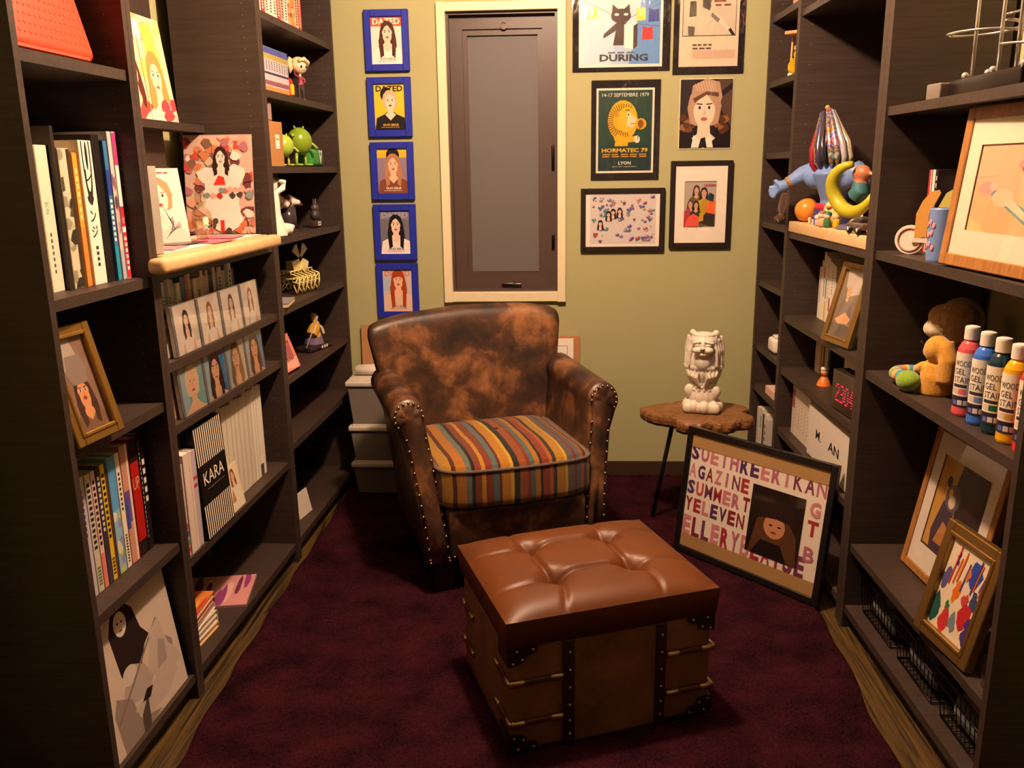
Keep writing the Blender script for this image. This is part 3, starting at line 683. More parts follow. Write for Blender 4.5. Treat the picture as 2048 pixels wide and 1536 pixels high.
# ================================================================ framed pictures
def framed(name, label, cat, w, h, bar, dep, col, fmat, loc, rot, art, mgn=(0, 0, 0, 0), mcol='#efe6d6', pane='pane', group=None, lip=None, rec=.004):
    """frame standing on its lower edge at loc; art(A) paints the print; mgn = left, right, bottom, top of the mat"""
    e = empty(name, loc, label=label, cat=cat, group=group, rot=rot)
    m = MB()
    def bars(b0, b1, y0, y1, c):
        for (x0, x1, z0, z1) in ((-w/2+b0, -w/2+b1, b0, h-b0), (w/2-b1, w/2-b0, b0, h-b0), (-w/2+b1, w/2-b1, b0, b1), (-w/2+b1, w/2-b1, h-b1, h-b0)):
            m.rbox(((x0+x1)/2, (y0+y1)/2, (z0+z1)/2), (x1-x0, y1-y0, z1-z0), min(.002, bar*.15), c, None, 1, False)
    bars(0, bar, -dep, 0, col)
    m.build('frame', fmat, e)
    if lip:
        m = MB(); bars(bar*.78, bar+lip[1], -dep-lip[2], -dep*.4, lip[0]); m.build('inner_lip', fmat, e)
    MB().box((0, -.002, h/2), (w-bar, .003, h-bar), '#5a4632').build('backing', 'card', e)
    iw, ih = w-2*bar, h-2*bar; l_, r_, b_, t_ = mgn; pw_, ph = iw-l_-r_, ih-b_-t_
    if any(mgn):
        m = MB(); y = -dep+rec+.0015
        x0, x1 = -iw/2, iw/2
        for (xa, xb, za, zb) in ((x0, x0+l_, bar, bar+ih), (x1-r_, x1, bar, bar+ih), (x0+l_, x1-r_, bar, bar+b_), (x0+l_, x1-r_, bar+ih-t_, bar+ih)):
            if xb-xa > 1e-5 and zb-za > 1e-5: m.box(((xa+xb)/2, y, (za+zb)/2), (xb-xa, .0016, zb-za), mcol)
        m.build('mat_board', 'paper', e)
    A = Art(pw_, ph); art(A); A.build('print', 'print', e, ((l_-r_)/2, -dep+rec+.0045, bar+b_))
    if pane: MB().box((0, -dep+rec-.001, h/2), (iw, .0015, ih), '#fff').build('pane', pane, e)
    return e
# five cobalt frames in a column
def mag(bg, letters, hair, skin, top, extra=None, lips='#a83a34', band=None, fr_=0, cy=.62, long=1.2, txt='#e8dcc0'):
    def f(A):
        A.rect(0, 0, 1, 1, bg)
        if band: A.rect(0, .8, 1, 1, band)
        A.text('DAZED', .06, .84, .13, letters, .88, bold=.06)
        if extra: extra(A)
        A.face(.52, cy, .2, skin, hair, top, lips, long, fr_)
        if txt: A.text('DUO ISSUE', .52, .09, .05, txt, .5, 'c', bold=.06); A.bars(.2, .8, .055, .012, txt, 9)
    return f
BL = [(1.7, mag('#e8d8c8', '#f0dcc8', '#4a2418', '#f0c8b0', '#f2e4d8', None, '#b04a40', '#d85838', 0, .66, 1.4, '#c07868'), 'blue framed magazine cover of woman with wavy brown hair, topmost in the column'),
      (1.449, mag('#e8c030', '#2a2018', '#d8b088', '#f0d0b4', '#1c1618', lambda A: A.ell(.40, .78, .2, .16, '#1a1414'), '#8a2a2c', None, 0, .63, 0, '#d8a840'), 'blue framed yellow magazine cover of woman with short blonde hair in black top'),
      (1.2, mag('#8a7688', '#e0b830', '#b0785a', '#e8b898', '#7a4434', lambda A: A.ell(.52, .86, .22, .16, '#241818'), '#b05048', '#d8b030', 0, .64, 1.2), 'blue framed mauve magazine cover of woman with straight hair in brown vest'),
      (.953, mag('#6a6670', '#9a98b0', '#1a1214', '#f0c8b0', '#eee0d6', None, '#a04040', '#7a7484', 0, .66, 1.5, '#403a4a'), 'blue framed grey magazine cover of woman with long black hair in white top'),
      (.711, mag('#c8b8b4', '#d87868', '#a03c18', '#eab898', '#e0b8a4', lambda A: A.rect(.02, .5, .26, .82, '#a8b8c8'), '#a83c34', None, 1, .74, 2.2, '#8a5a4a'), 'blue framed magazine cover of woman with long red hair, lowest in the column')]
for z, art, lab in BL:
    framed('picture_frame', lab, 'picture frame', .176, .229, .0265, .02, '#1e2a9c', 'paint', (-.672, YW, z), (0, 0, 0), art, pane=None, group='cobalt blue frames in a column on the wall')
# sleeved posters
def sleeve_poster(label, w, h, loc, art, mg, name='poster'):
    e = empty(name, loc, label=label, cat='poster')
    MB().box((0, -.002, h/2), (w, .003, h), '#2a2226').build('backing_card', 'card', e)
    A = Art(w-mg[0]-mg[1], h-mg[2]-mg[3]); art(A); A.build('print', 'print', e, ((mg[0]-mg[1])/2, -.0042, mg[2]))
    n = 24
    def fn(u, v): return ((u-.5)*(w+.004), -.0085-.0025*math.sin(u*9+v*5)*math.sin(v*7+1), v*(h+.003))
    MB().grid(fn, n, n, '#fff').build('plastic_sleeve', 'sleeve', e)
    return e
def a_during(A):
    A.rect(0, 0, 1, 1, '#f4ece0'); A.rect(.03, .04, .97, .96, '#d8e0ec'); A.poly([(.6, .04), (.97, .04), (.97, .96), (.75, .96)], '#6a9ad8'); A.poly([(.03, .55), (.45, .7), (.75, .96), (.03, .96)], '#f2eee8')
    A.poly([(.4, .04), (.6, .04), (.7, .6), (.45, .5)], '#b8cce8')
    A.line(.05, .92, .5, .66, .006, '#6a6470'); A.line(.5, .62, .97, .86, .006, '#6a6470'); A.line(.5, .62, .97, .55, .006, '#6a6470')
    for x, y, c, s in ((.16, .74, '#e8e060', .12), (.74, .72, '#f0e040', .11), (.89, .7, '#4048a0', .13), (.82, .46, '#d83a38', .13)): A.poly([(x-s/2, y-.09), (x+s/2, y-.08), (x+s/2*.9, y+.09), (x, y+.07), (x-s/2*.9, y+.1)], c)
    cat = '#4a302c'
    A.poly([(.41, .3), (.44, .5), (.33, .42), (.29, .4), (.3, .46), (.44, .6), (.47, .62), (.6, .6), (.62, .5), (.56, .3)], cat)
    A.ell(.5, .7, .12, .1, cat); A.poly([(.39, .73), (.4, .86), (.47, .79)], cat); A.poly([(.53, .79), (.6, .86), (.61, .72)], cat)
    A.ell(.45, .72, .028, .018, '#f4ece0'); A.ell(.56, .72, .028, .018, '#f4ece0')
    A.poly([(.54, .27), (.65, .24), (.65, .56), (.54, .58)], '#f6f2ea'); A.poly([(.65, .24), (.7, .29), (.7, .6), (.65, .56)], '#4a302c'); A.poly([(.54, .58), (.65, .56), (.7, .6), (.6, .62)], '#f6f2ea')
    A.bars(.34, .68, .19, .02, '#5a6478', 3); A.text('DURING', .54, .08, .1, '#3a3a44', .58, 'c', bold=.07)
sleeve_poster('glossy sleeved poster of brown cat and washing line reading DURING', .379, .3, (.2495, YW, 1.683), a_during, (.024, .03, .016, .016))
def a_legs(A):
    A.rect(0, 0, 1, 1, '#e8d4b8'); A.rect(.05, .35, .95, 1, '#4a4440'); A.rect(.06, .36, .94, 1, '#d8cab4')
    g = '#5a524c'
    A.poly([(.15, 1), (.4, 1), (.3, .78), (.24, .76), (.16, .84)], g); A.poly([(.36, 1), (.7, 1), (.55, .8), (.5, .7), (.42, .72), (.4, .84)], '#6a625a')
    A.poly([(.16, .57), (.28, .58), (.27, .75), (.17, .75)], '#443c38'); A.poly([(.38, .68), (.5, .64), (.52, .7), (.46, .8), (.38, .8)], '#5a524c')
    A.poly([(.54, .62), (.62, .6), (.92, .38), (.9, .36), (.8, .42), (.55, .58)], '#e8dcc8'); A.poly([(.86, .44), (.94, .36), (.88, .36), (.82, .42)], '#241e1c'); A.poly([(.54, .62), (.68, .54), (.64, .5), (.52, .58)], '#8a8076')
    A.poly([(.15, .36), (.25, .36), (.26, .46), (.14, .47)], '#6a625a')
    A.bars(.56, .9, .78, .022, '#8a4a3a', 2); A.bars(.55, .78, .735, .022, '#8a4a3a', 1); A.bars(.58, .88, .69, .022, '#8a4a3a', 2)
    A.bars(.22, .58, .24, .02, '#5a4a40', 4); A.bars(.22, .56, .2, .02, '#5a4a40', 3); A.rect(.22, .09, .95, .19, '#d8b8a0')
sleeve_poster('sleeved black and white magazine page of striding legs', .274, .36, (.588, YW, 1.667), a_legs, (.022, .024, .028, .014))
def a_lion(A):
    A.rect(0, 0, 1, 1, '#f2e8d0'); A.rect(.035, .025, .965, .975, '#27453a'); A.rect(.04, .03, .96, .33, '#22383c')
    A.text('14-17 SEPTEMBRE 1979', .5, .9, .042, '#f4ead8', .8, 'c')
    Y = '#e0b020'
    A.ell(.46, .62, .26, .24, Y); A.poly([(.24, .55), (.33, .38), (.56, .38), (.6, .5)], Y)
    for i in range(26):
        a = R(60+230*i/25); A.line(.46+.17*math.cos(a), .62+.12*math.sin(a), .46+.30*math.cos(a)+.0, .62+.20*math.sin(a), .012, '#5a3414')
    A.poly([(.32, .32), (.55, .32), (.56, .42), (.36, .46)], Y); A.ell(.53, .63, .16, .15, '#e8bc30')
    A.poly([(.56, .72), (.7, .64), (.71, .58), (.62, .54), (.52, .56)], '#f0d8a8'); A.ell(.55, .69, .025, .025, '#f8f0e0'); A.ell(.555, .69, .012, .014, '#2a1a10'); A.ell(.35, .7, .035, .04, '#c88c1c')
    A.line(.6, .58, .7, .59, .012, '#8a3a28'); A.line(.5, .74, .58, .745, .014, '#5a3414')
    A.poly([(.5, .36), (.68, .37), (.68, .44), (.52, .42)], Y); A.ell(.71, .4, .05, .045, '#f4e0c8')
    for i in range(12): a = i*math.pi/6; A.ell(.77+.075*math.cos(a), .58+.05*math.sin(a), .028, .018, '#e0a828', 8, a)
    A.ell(.77, .58, .05, .05, '#8a5418'); A.line(.72, .4, .76, .54, .012, '#3a6a34')
    A.text('HORMATEC 79', .5, .245, .05, '#e8b83a', .8, 'c', bold=.06); A.bars(.1, .9, .215, .013, '#d89a40', 5); A.bars(.1, .9, .19, .013, '#d89a40', 5)
    A.text('LYON', .5, .1, .038, '#f0e4d0', .22, 'c', bold=.04); A.text('parc des expositions', .5, .066, .02, '#e0d4c0', .42, 'c')
sleeve_poster('sleeved dark green HORMATEC poster of yellow lion with flower', .272, .384, (.271, YW, 1.267), a_lion, (.02, .023, .028, .03))
def a_port(A):
    A.rect(0, 0, 1, 1, '#f0e4cc'); A.rect(.012, .01, .988, .99, '#2c2228'); A.poly([(.7, .99), (.99, .99), (.99, .3), (.8, .55)], '#5a4238'); A.poly([(.75, .8), (.99, .95), (.99, .86), (.8, .74)], '#2a1e20')
    A.poly([(.012, .01), (.012, .28), (.2, .4), (.5, .3), (.85, .42), (.97, .25), (.97, .01)], '#1c1418')
    for i in range(26): A.blob(rnd.choice((rnd.uniform(.05, .26), rnd.uniform(.68, .88))), rnd.uniform(.26, .47), .07, .045, rnd.choice(('#7a4a2c', '#5a3220', '#96633c')))
    A.face(.47, .56, .25, '#f2d0b8', '#b89478', '#181216', '#b86058', 0, 0, True, False, '#4a342a')
    A.poly([(.2, .66), (.24, .9), (.5, 1.0), (.74, .95), (.8, .74), (.74, .6), (.72, .78), (.5, .8), (.3, .72), (.24, .55)], '#b8967c'); A.poly([(.25, .72), (.5, .82), (.73, .8), (.73, .74), (.5, .77), (.28, .66)], '#6a4634')
    for i in range(8): A.line(.28+.05*i, .97-.01*abs(i-4), .34+.05*i, .82, .012, '#d4b89c')
    A.poly([(.24, .02), (.28, .2), (.44, .12), (.46, .02)], '#f4e6d6'); A.poly([(.46, .02), (.5, .13), (.6, .22), (.66, .02)], '#f4e6d6'); A.poly([(.38, .02), (.42, .15), (.5, .17), (.54, .02)], '#141014')
e = empty('poster', (.5865, YW, 1.384), label='glossy colour portrait photo of woman with cropped fair hair and fur collar', cat='poster')
MB().box((0, -.0015, .1335), (.208, .003, .267), '#f0e4cc').build('backing_card', 'card', e)
A = Art(.208, .267); a_port(A); A.build('print', 'print', e, (0, -.0032, 0)); MB().box((0, -.0078, .1335), (.21, .0008, .269), '#fff').build('plastic_sleeve', 'pane', e)
# two black frames
def a_gems(A):
    A.rect(0, 0, 1, 1, '#f2e6d8'); A.rect(.06, .05, .95, .97, '#d8ccc8')
    r = random.Random(5); cols = ['#8a3a4a', '#6a4a8a', '#4a8a8a', '#a8444c', '#7a6aa0', '#b87a6a', '#5a6a9a', '#9a8a6a', '#a85a8a', '#6a9a8a']
    for i in range(95):
        x, y = r.uniform(.09, .92), r.uniform(.09, .93)
        if .3 < x < .52 and .3 < y < .5: continue
        s = r.uniform(.012, .036); k = r.random(); c = r.choice(cols)
        if k < .6: A.ell(x, y, s, s, c, 10); A.ell(x-s*.3, y+s*.4, s*.45, s*.4, '#d8c8d8', 8)
        elif k < .8: A.poly([(x-s, y+s*.8), (x-s*.5, y+s*1.5), (x, y+s), (x+s*.5, y+s*1.5), (x+s, y+s*.8), (x, y-s*1.3)], c)
        else: A.poly([(x+s*(1 if q % 2 == 0 else .45)*math.sin(q*math.pi/5), y+s*1.5*(1 if q % 2 == 0 else .45)*math.cos(q*math.pi/5)) for q in range(10)], c)
    for i, (x, y) in enumerate(((.2, .43), (.31, .6), (.37, .64), (.46, .66))): A.face(x, y, .03, '#e8c8b0', '#3a2824', '#d8c8c0', '#a85050', .6, body=False)
framed('picture_frame', 'black framed landscape print of scattered gems, hearts and stars', 'picture frame', .34, .254, .02, .018, '#221a1a', 'blackwood', (.265, YW, .981), (0, 0, 0), a_gems, pane='pane')
def a_union(A):
    A.rect(0, 0, 1, 1, '#b8a89c')
    for x, y, s, c, h in ((.38, .8, .09, '#6a5a34', '#4a3a30'), (.62, .74, .1, '#c0a02c', '#2a2024'), (.2, .5, .08, '#c03a4a', '#5a4a44'), (.38, .48, .08, '#3a3a34', '#2c2420')): A.face(x, y, s, '#d8a888', h, c, '#a04038', .2)
    A.poly([(.66, .3), (.98, .28), (.98, .58), (.8, .6), (.7, .5)], '#e86a30'); A.poly([(.7, .6), (.92, .55), (.94, .7), (.8, .76)], '#2c3a3a'); A.poly([(.52, .3), (.7, .32), (.7, .62), (.58, .62)], '#b8962a')
    A.poly([(.04, .02), (.48, .02), (.5, .22), (.3, .3), (.14, .22)], '#e85a48'); A.poly([(.5, .02), (.98, .02), (.98, .28), (.7, .32), (.56, .2)], '#3a302c'); A.poly([(.05, .2), (.2, .25), (.2, .42), (.08, .4)], '#a83a50'); A.poly([(.48, .12), (.62, .14), (.62, .34), (.5, .32)], '#c8a030')
    A.text('UNION', .62, .88, .055, '#b02838', .36, bold=.08)
framed('picture_frame', 'black framed UNION magazine cover in wide white mat', 'picture frame', .246, .345, .02, .02, '#221a1a', 'blackwood', (.578, YW, .994), (0, 0, 0), a_union, (.037, .042, .062, .060), '#f2e4d4')
# ================================================================ big poster frame on the floor
def a_big(A):
    A.rect(0, 0, 1, 1, '#b08a5a'); A.rect(0, .11, 1, .885, '#efe0d0')
    pal = ['#a8343c', '#7a3a58', '#c0505a', '#5a3460', '#d08088', '#8a2a38', '#b86a80']
    r = random.Random(11)
    def letter(c, x, y, h, w):
        A.text(c, x, y, h, r.choice(pal), w if c != 'I' else w*.3, bold=.012 if c in 'MW' else .04 if c in 'NAKB' else .075)
    def row(s, x, y, h, w, x1=1):
        n = len(s); cw = w/n
        for i, c in enumerate(s):
            if c != ' ' and x+i*cw+cw*.8 <= x1+.001: letter(c, x+i*cw+(cw*.3 if c == 'I' else .003), y, h, cw*.82)
    row('SUETHREERIKAN', 0, .775, .135, 1.0); row('AGAZINE', 0, .622, .122, .48); row('SUMMER', 0, .472, .122, .43); row('T', .44, .472, .122, .06, .5)
    row('YELEVEN', 0, .322, .122, .48); row('ELLERYBLAISE', 0, .105, .175, .93)
    for s, y in (('G', .61), ('T', .46), ('B', .25)): letter(s, .9, y, .122, .07)
    A.rect(0, 0, 1, .11, '#b08a5a'); A.rect(0, .885, 1, 1, '#b08a5a')
    A.rect(.5, .17, .87, .73, '#241814')
    for i in range(16): A.line(.505+.023*i, .56, .505+.023*i, .72, .006, '#33241e')
    A.poly([(.52, .17), (.56, .46), (.6, .5), (.78, .5), (.84, .4), (.86, .17)], '#5a3a22'); A.ell(.685, .435, .075, .1, '#c88a62'); A.poly([(.56, .48), (.6, .62), (.8, .62), (.83, .48), (.7, .5)], '#2e201c')
    A.ell(.66, .44, .014, .007, '#20140f'); A.ell(.72, .44, .014, .007, '#20140f'); A.ell(.685, .385, .022, .009, '#8a3a30'); A.poly([(.54, .17), (.6, .3), (.74, .3), (.8, .17)], '#1a1210')
BLp, BRp = Vector((.418, 2.85)), Vector((.795, 2.432))
fw = (BRp-BLp).length; rzb = math.atan2(BRp.y-BLp.y, BRp.x-BLp.x); fc = (BLp+BRp)/2
framed('framed_poster', 'large black framed lettered poster with photo of person in knit hat, on the rug', 'picture frame', fw, .44, .022, .02, '#17110f', 'blackwood', (fc.x, fc.y, .014), (R(-8), 0, rzb), a_big)
# ================================================================ behind the chair: storage bins, boards
def bin_(z, h, w, d, label, lid='#cfc4b4', fill=None):
    e = empty('storage_bin', (-.703, 3.465, z), 0, label, 'storage bin', 'clear storage bins stacked in the corner')
    m = MB(); t = .004; k = .9
    for (x0, y0, x1, y1) in ((-1, -1, 1, -1), (1, -1, 1, 1), (1, 1, -1, 1), (-1, 1, -1, -1)):
        a, b = (x0*w/2*k, y0*d/2*k), (x1*w/2*k, y1*d/2*k); c, f = (x1*w/2, y1*d/2), (x0*w/2, y0*d/2)
        m.add([(*a, 0), (*b, 0), (*c, h), (*f, h)], [(0, 1, 2, 3)], '#9c9086')
    m.add([(-w/2*k, -d/2*k, 0), (w/2*k, -d/2*k, 0), (w/2*k, d/2*k, 0), (-w/2*k, d/2*k, 0)], [(3, 2, 1, 0)], '#9c9086')
    m.build('tub', 'bin', e)
    l = MB().rbox((0, 0, h+.004), (w+.018, d+.014, .022), .006, lid).rbox((0, 0, h+.016), (w-.01, d-.01, .01), .004, lid); lo_ = l.build('lid', 'plastic', e)
    MB().rbox((-w/2-.006, -.02, h-.012), (.012, .06, .03), .004, lid).build('clip', 'plastic', lo_)
    if fill: MB().box((0, 0, h*.35), (w*.8, d*.8, h*.62), fill).build('contents', 'paper', e)
    return e
bin_(.013, .12, .28, .22, 'clear storage bin at the bottom of the corner stack', fill='#6a5a50')
bin_(.155, .135, .285, .225, 'clear storage bin in the middle of the corner stack', fill='#8a8078')
bin_(.312, .165, .29, .225, 'clear storage bin at the top of the corner stack', fill='#a0968c')
for i in range(2):
    o = MB().tube([(-.09, 0, 0), (.09, 0, 0)], .018, '#e4dacc', 14).build('paper_roll', 'paper', None, (-.74, 3.44+.04*i, .519), (0, 0, R(8*i))); tag(o, 'rolled white paper lying on the clear storage bins', 'paper roll', 'paper rolls on the bins')
o = MB().box((0, 0, .3), (.5, .012, .52), '#b08058').build('board', 'card', None, (-.587, 3.588, .118), (R(-2), 0, 0)); o['label'] = 'brown board leaning on the wall behind the armchair, beside the clear bins'; o['category'] = 'board'
o = MB().box((0, 0, .3), (.34, .01, .6), '#b07a50').build('board', 'card', None, (-.076, 3.588, .028), (R(-2), 0, 0)); o['label'] = 'tan board leaning on the wall behind the armchair under the window corner'; o['category'] = 'board'
def a_cert(A):
    A.rect(0, 0, 1, 1, '#f0e6da'); A.rect(.07, .05, .93, .95, '#6a5a54'); A.rect(.075, .053, .925, .947, '#f0e6da'); A.poly([(.55, .06), (.9, .06), (.7, .4)], '#d8d0d0')
e = empty('canvas_print', (-.113, 3.573, .04), rot=(R(-2), 0, 0)); tag(e, 'white print with thin ruled border leaning behind the armchair', 'print')
MB().box((0, 0, .29), (.36, .01, .58), '#efe4d8').build('stretcher', 'paper', e); A = Art(.36, .58); a_cert(A); A.build('print', 'paper', e, (0, -.0056, 0))
# ================================================================ left-hand shelves
WHT = '#ece2d2'
def book(row, y, t, h, d, off, z, col, label=None, group=None, spine=None, pages='#e2d6c0', tilt=0, name='book', cat='book', mat='print'):
    """book standing with its spine to the room: cover with page block, optional printed spine"""
    e = MB(); c = min(.0025, t*.18)
    e.box((0, -d/2+.001, h/2), (t, .002, h), col)
    for s in (-1, 1): e.box((s*(t/2-c/2), .001, h/2), (c, d-.002, h), col)
    o = e.build(name, mat, None, at(row, y, off+d/2, z), (0, tilt, RZ[row]))
    MB().box((0, .001, h/2), (t-2*c, d-.008, h-.006), pages).build('pages', 'paper', o)
    if spine: A = Art(t*.96, h*.99); A.rect(0, 0, 1, 1, col); spine(A); A.build('spine_print', mat, o, (0, -d/2-.0006, h*.005))
    tag(o, label, cat, group); return o
def vt(s, x=.5, y=.9, h=.5, col='#2a2020', w=None): return lambda A: A.text(s, x, y, h, col, w, vert=True)
def both(*fs):
    def g(A):
        for f in fs: f(A)
    return g
def rc(x0, y0, x1, y1, c): return lambda A: A.rect(x0, y0, x1, y1, c)
def bl(n, cols, y0=0, y1=1):
    def g(A):
        for i in range(n): A.blob(rnd.random(), rnd.uniform(y0, y1), .35, .05, rnd.choice(cols), 7)
    return g
def sc(x0, x1, y0, y1, c, n=6, vertical=True):
    """a column of small unreadable characters"""
    def g(A):
        for i in range(n):
            y = y0+(y1-y0)*(i+.15)/n; A.rect(x0, y, x1, y+(y1-y0)/n*.6, c)
    return g
# -- narrow bookcase, second shelf: picture books
Z2 = 1.0856; G = 'picture books beside the gold frame shelf'
def orange(A):
    A.ell(.5, .93, .36, .36, '#241c1c'); A.ell(.5, .93, .26, .28, '#f4ead8'); A.ell(.52, .9, .1, .1, '#241c1c')
    for c, y in (('レ', .72), ('ン', .44), ('ジ', .33)): A.text(c, .5, y, .085, '#241c1c', .5, 'c', bold=.03)
    A.blob(.5, .6, .26, .035, '#30282c'); A.line(.3, .6, .7, .6, .1, '#30282c'); sc(.4, .6, .12, .28, '#3a3030', 4)(A)
b1 = [(1.651, .032, .325, '#e8d8a0', both(rc(.55, 0, 1, 1, '#efe4c4'), rc(0, 0, 1, .08, '#b8c04a'), vt('BON', .5, .62, .5, '#a05030', .07), sc(.4, .6, .2, .4, '#4a3a30', 4)), 'tall cream book with olive foot and red lettering', .075),
      (1.689, .04, .285, '#e4d6bc', both(vt('BON', .4, .62, .32, '#3a7a6a', .08), sc(.35, .5, .12, .42, '#5a4a44', 7)), 'beige book with green lettering beside the tall cream book', .07),
      (1.717, .011, .322, '#2a211e', None, 'thin black book between beige and patterned books', .06),
      (1.744, .04, .28, '#c8bea0', both(bl(16, ['#4a4638', '#8a846c', '#2c2a24', '#b0a888']), rc(.72, 0, 1, 1, '#3a2c24')), 'book with grey green ink pattern on its spine', .058),
      (1.775, .018, .272, '#e09a3a', both(rc(.0, .0, 1, .45, '#d8843a'), sc(.3, .7, .5, .9, '#f0d8a0', 7)), 'narrow orange book beside the white book', .055),
      (1.81, .048, .297, '#f2e8d4', orange, 'white book with large black Japanese lettering', .05),
      (1.852, .03, .31, '#1c1615', None, 'plain black book beside the white lettered book', .05),
      (1.878, .016, .298, '#3a6a9a', both(rc(0, 0, 1, .25, '#2a8aa0'), rc(0, .62, 1, .8, '#2c3c8c'), sc(.2, .8, .28, .6, '#e8dcd4', 8)), 'slim blue book beside the plain black book', .045),
      (1.895, .016, .318, '#c8b8b4', both(bl(9, ['#8a4a58', '#6a5a80', '#d8a0a0', '#503a44'], .35, .7), rc(0, 0, 1, .2, '#a8a8b8')), 'grey book with pink drawn figures on the spine', .043),
      (1.913, .016, .318, '#eadcd4', both(rc(0, .78, 1, 1, '#d83a78'), rc(0, 0, 1, .32, '#c8343c'), rc(0, .36, 1, .5, '#c02a30'), sc(.2, .8, .05, .3, '#f0e0d8', 6), lambda A: A.text('大', .5, .38, .05, '#f4e8e0', .7, 'c')), 'white and red book at the end of the picture book row', .042)]
for y, t, h, c, sp, lab, of in b1: book('L', y, t-.001, h, .17, of, Z2, c, lab, G, sp)
o = MB().rbox((0, 0, .178), (.2, .012, .356), .004, '#241c1a').build('file_board', 'plastic', None, at('L', 1.70, .255, Z2+.001), (0, 0, RZ['L'])); tag(o, 'black board standing behind the picture books', 'board')
# red case on the upper shelf
e = empty('case', at('L', 1.722, .03, 1.541), rot=(R(-14), 0, RZ['L'])); tag(e, 'orange red dimpled plastic case leaning on the upper shelf', 'case')
MB().rbox((0, .02, .16), (.29, .04, .32), .018, '#e8452c', None, 4).build('case_body', 'plastic', e)
m = MB()
for i in range(15):
    for j in range(17): m.sph((-.115+.0163*i+(j % 2)*.008, -.0002, .03+.017*j), (.0035, .0012, .0035), '#e8452c', 6, 4)
q = m.build('dimples', 'plastic', e); q['kind'] = 'stuff'
MB().box((0, .02, .0035), (.235, .034, .006), '#e8452c').build('case_foot', 'plastic', e)
# gold framed portrait
def a_hood(A):
    A.rect(0, 0, 1, 1, '#8a6a5a'); A.poly([(0, 1), (.55, 1), (.75, .6), (.45, .55), (0, .75)], '#b0a090'); A.face(.5, .42, .2, '#d89468', '#4a3228', '#7a5a44', '#9a4438', 1.2); A.poly([(.2, .62), (.3, .5), (.7, .5), (.8, .64), (.7, .8), (.3, .8)], '#8c7a70')
framed('picture_frame', 'gold framed portrait leaning on the narrow left bookcase shelf above the comics', 'picture frame', .143, .236, .021, .018, '#9c7636', 'gold', at('L', 1.629, .0, .7915), (R(-14), 0, RZ['L']-R(6)), a_hood, lip=('#9c7636', .004, .003))
# comics on the fourth shelf
Z4 = .434; G = 'comics under the gold framed portrait'
b2 = [(1.612, .02, .262, '#c8c0c0', None, 'pale grey comic at the left end of its row'), (1.645, .03, .27, '#b8b0b8', both(rc(0, .55, .4, .75, '#3a4aa0'), sc(.45, .7, .5, .92, '#3a3a6a', 8), rc(0, .2, .3, .5, '#b85060')), 'grey comic with blue patch and lettering'),
      (1.673, .022, .268, '#c4b8a8', both(sc(.22, .78, .36, .94, '#2a2424', 12), sc(.2, .8, .05, .22, '#5a6a3a', 6)), 'beige comic lettered in black'),
      (1.694, .017, .268, '#d8b0a0', both(sc(.22, .78, .36, .94, '#2a2424', 11), rc(0, .0, 1, .3, '#d87a70')), 'pink footed comic lettered in black'), 
      (1.713, .017, .27, '#3a3444', both(sc(.25, .75, .45, .94, '#d8c8b8', 10),), 'dark violet comic with pale lettering'), (1.731, .017, .27, '#d8b42c', both(sc(.2, .8, .36, .94, '#2a2020', 11), sc(.2, .8, .04, .2, '#3a2a10', 5)), 'yellow comic with black lettering'),
      (1.745, .008, .25, '#5a3420', None, 'thin brown book beside the yellow comic'), (1.766, .03, .275, '#8ab4d0', both(rc(0, .55, 1, 1, '#5a9ad0'), bl(10, ['#d8d0a8', '#6a9a8a', '#e0d8c8', '#8a88b0', '#c8b850'], 0, .55)), 'sky blue comic with painted scenery'),
      (1.793, .019, .275, '#e8dcc8', both(sc(.3, .7, .5, .85, '#3a3030', 8), sc(.3, .7, .04, .3, '#2a2424', 10)), 'cream comic with thin black script'), (1.822, .034, .285, '#c88a78', both(rc(.0, .35, 1, .62, '#6a4a88'), rc(.0, .3, .4, .56, '#3a4a9a'), rc(.72, 0, 1, 1, '#e0ccb8')), 'salmon and violet book'),
      (1.862, .038, .29, '#a81e18', both(rc(0, .8, 1, 1, '#2a1614'), rc(0, .0, 1, .13, '#20120f'), lambda A: A.text('UP', .5, .57, .1, '#e0a878', .8, 'c')), 'red book lettered UP'),
      (1.897, .026, .29, '#1a1413', both(sc(.06, .16, .1, .95, '#c8bcb0', 20), sc(.45, .9, .4, .8, '#e8dcc8', 5)), 'black book with large white lettering')]
for y, t, h, c, sp, lab in b2: book('L', y, t-.001, h, .18, .058, Z4, c, lab, G, sp)
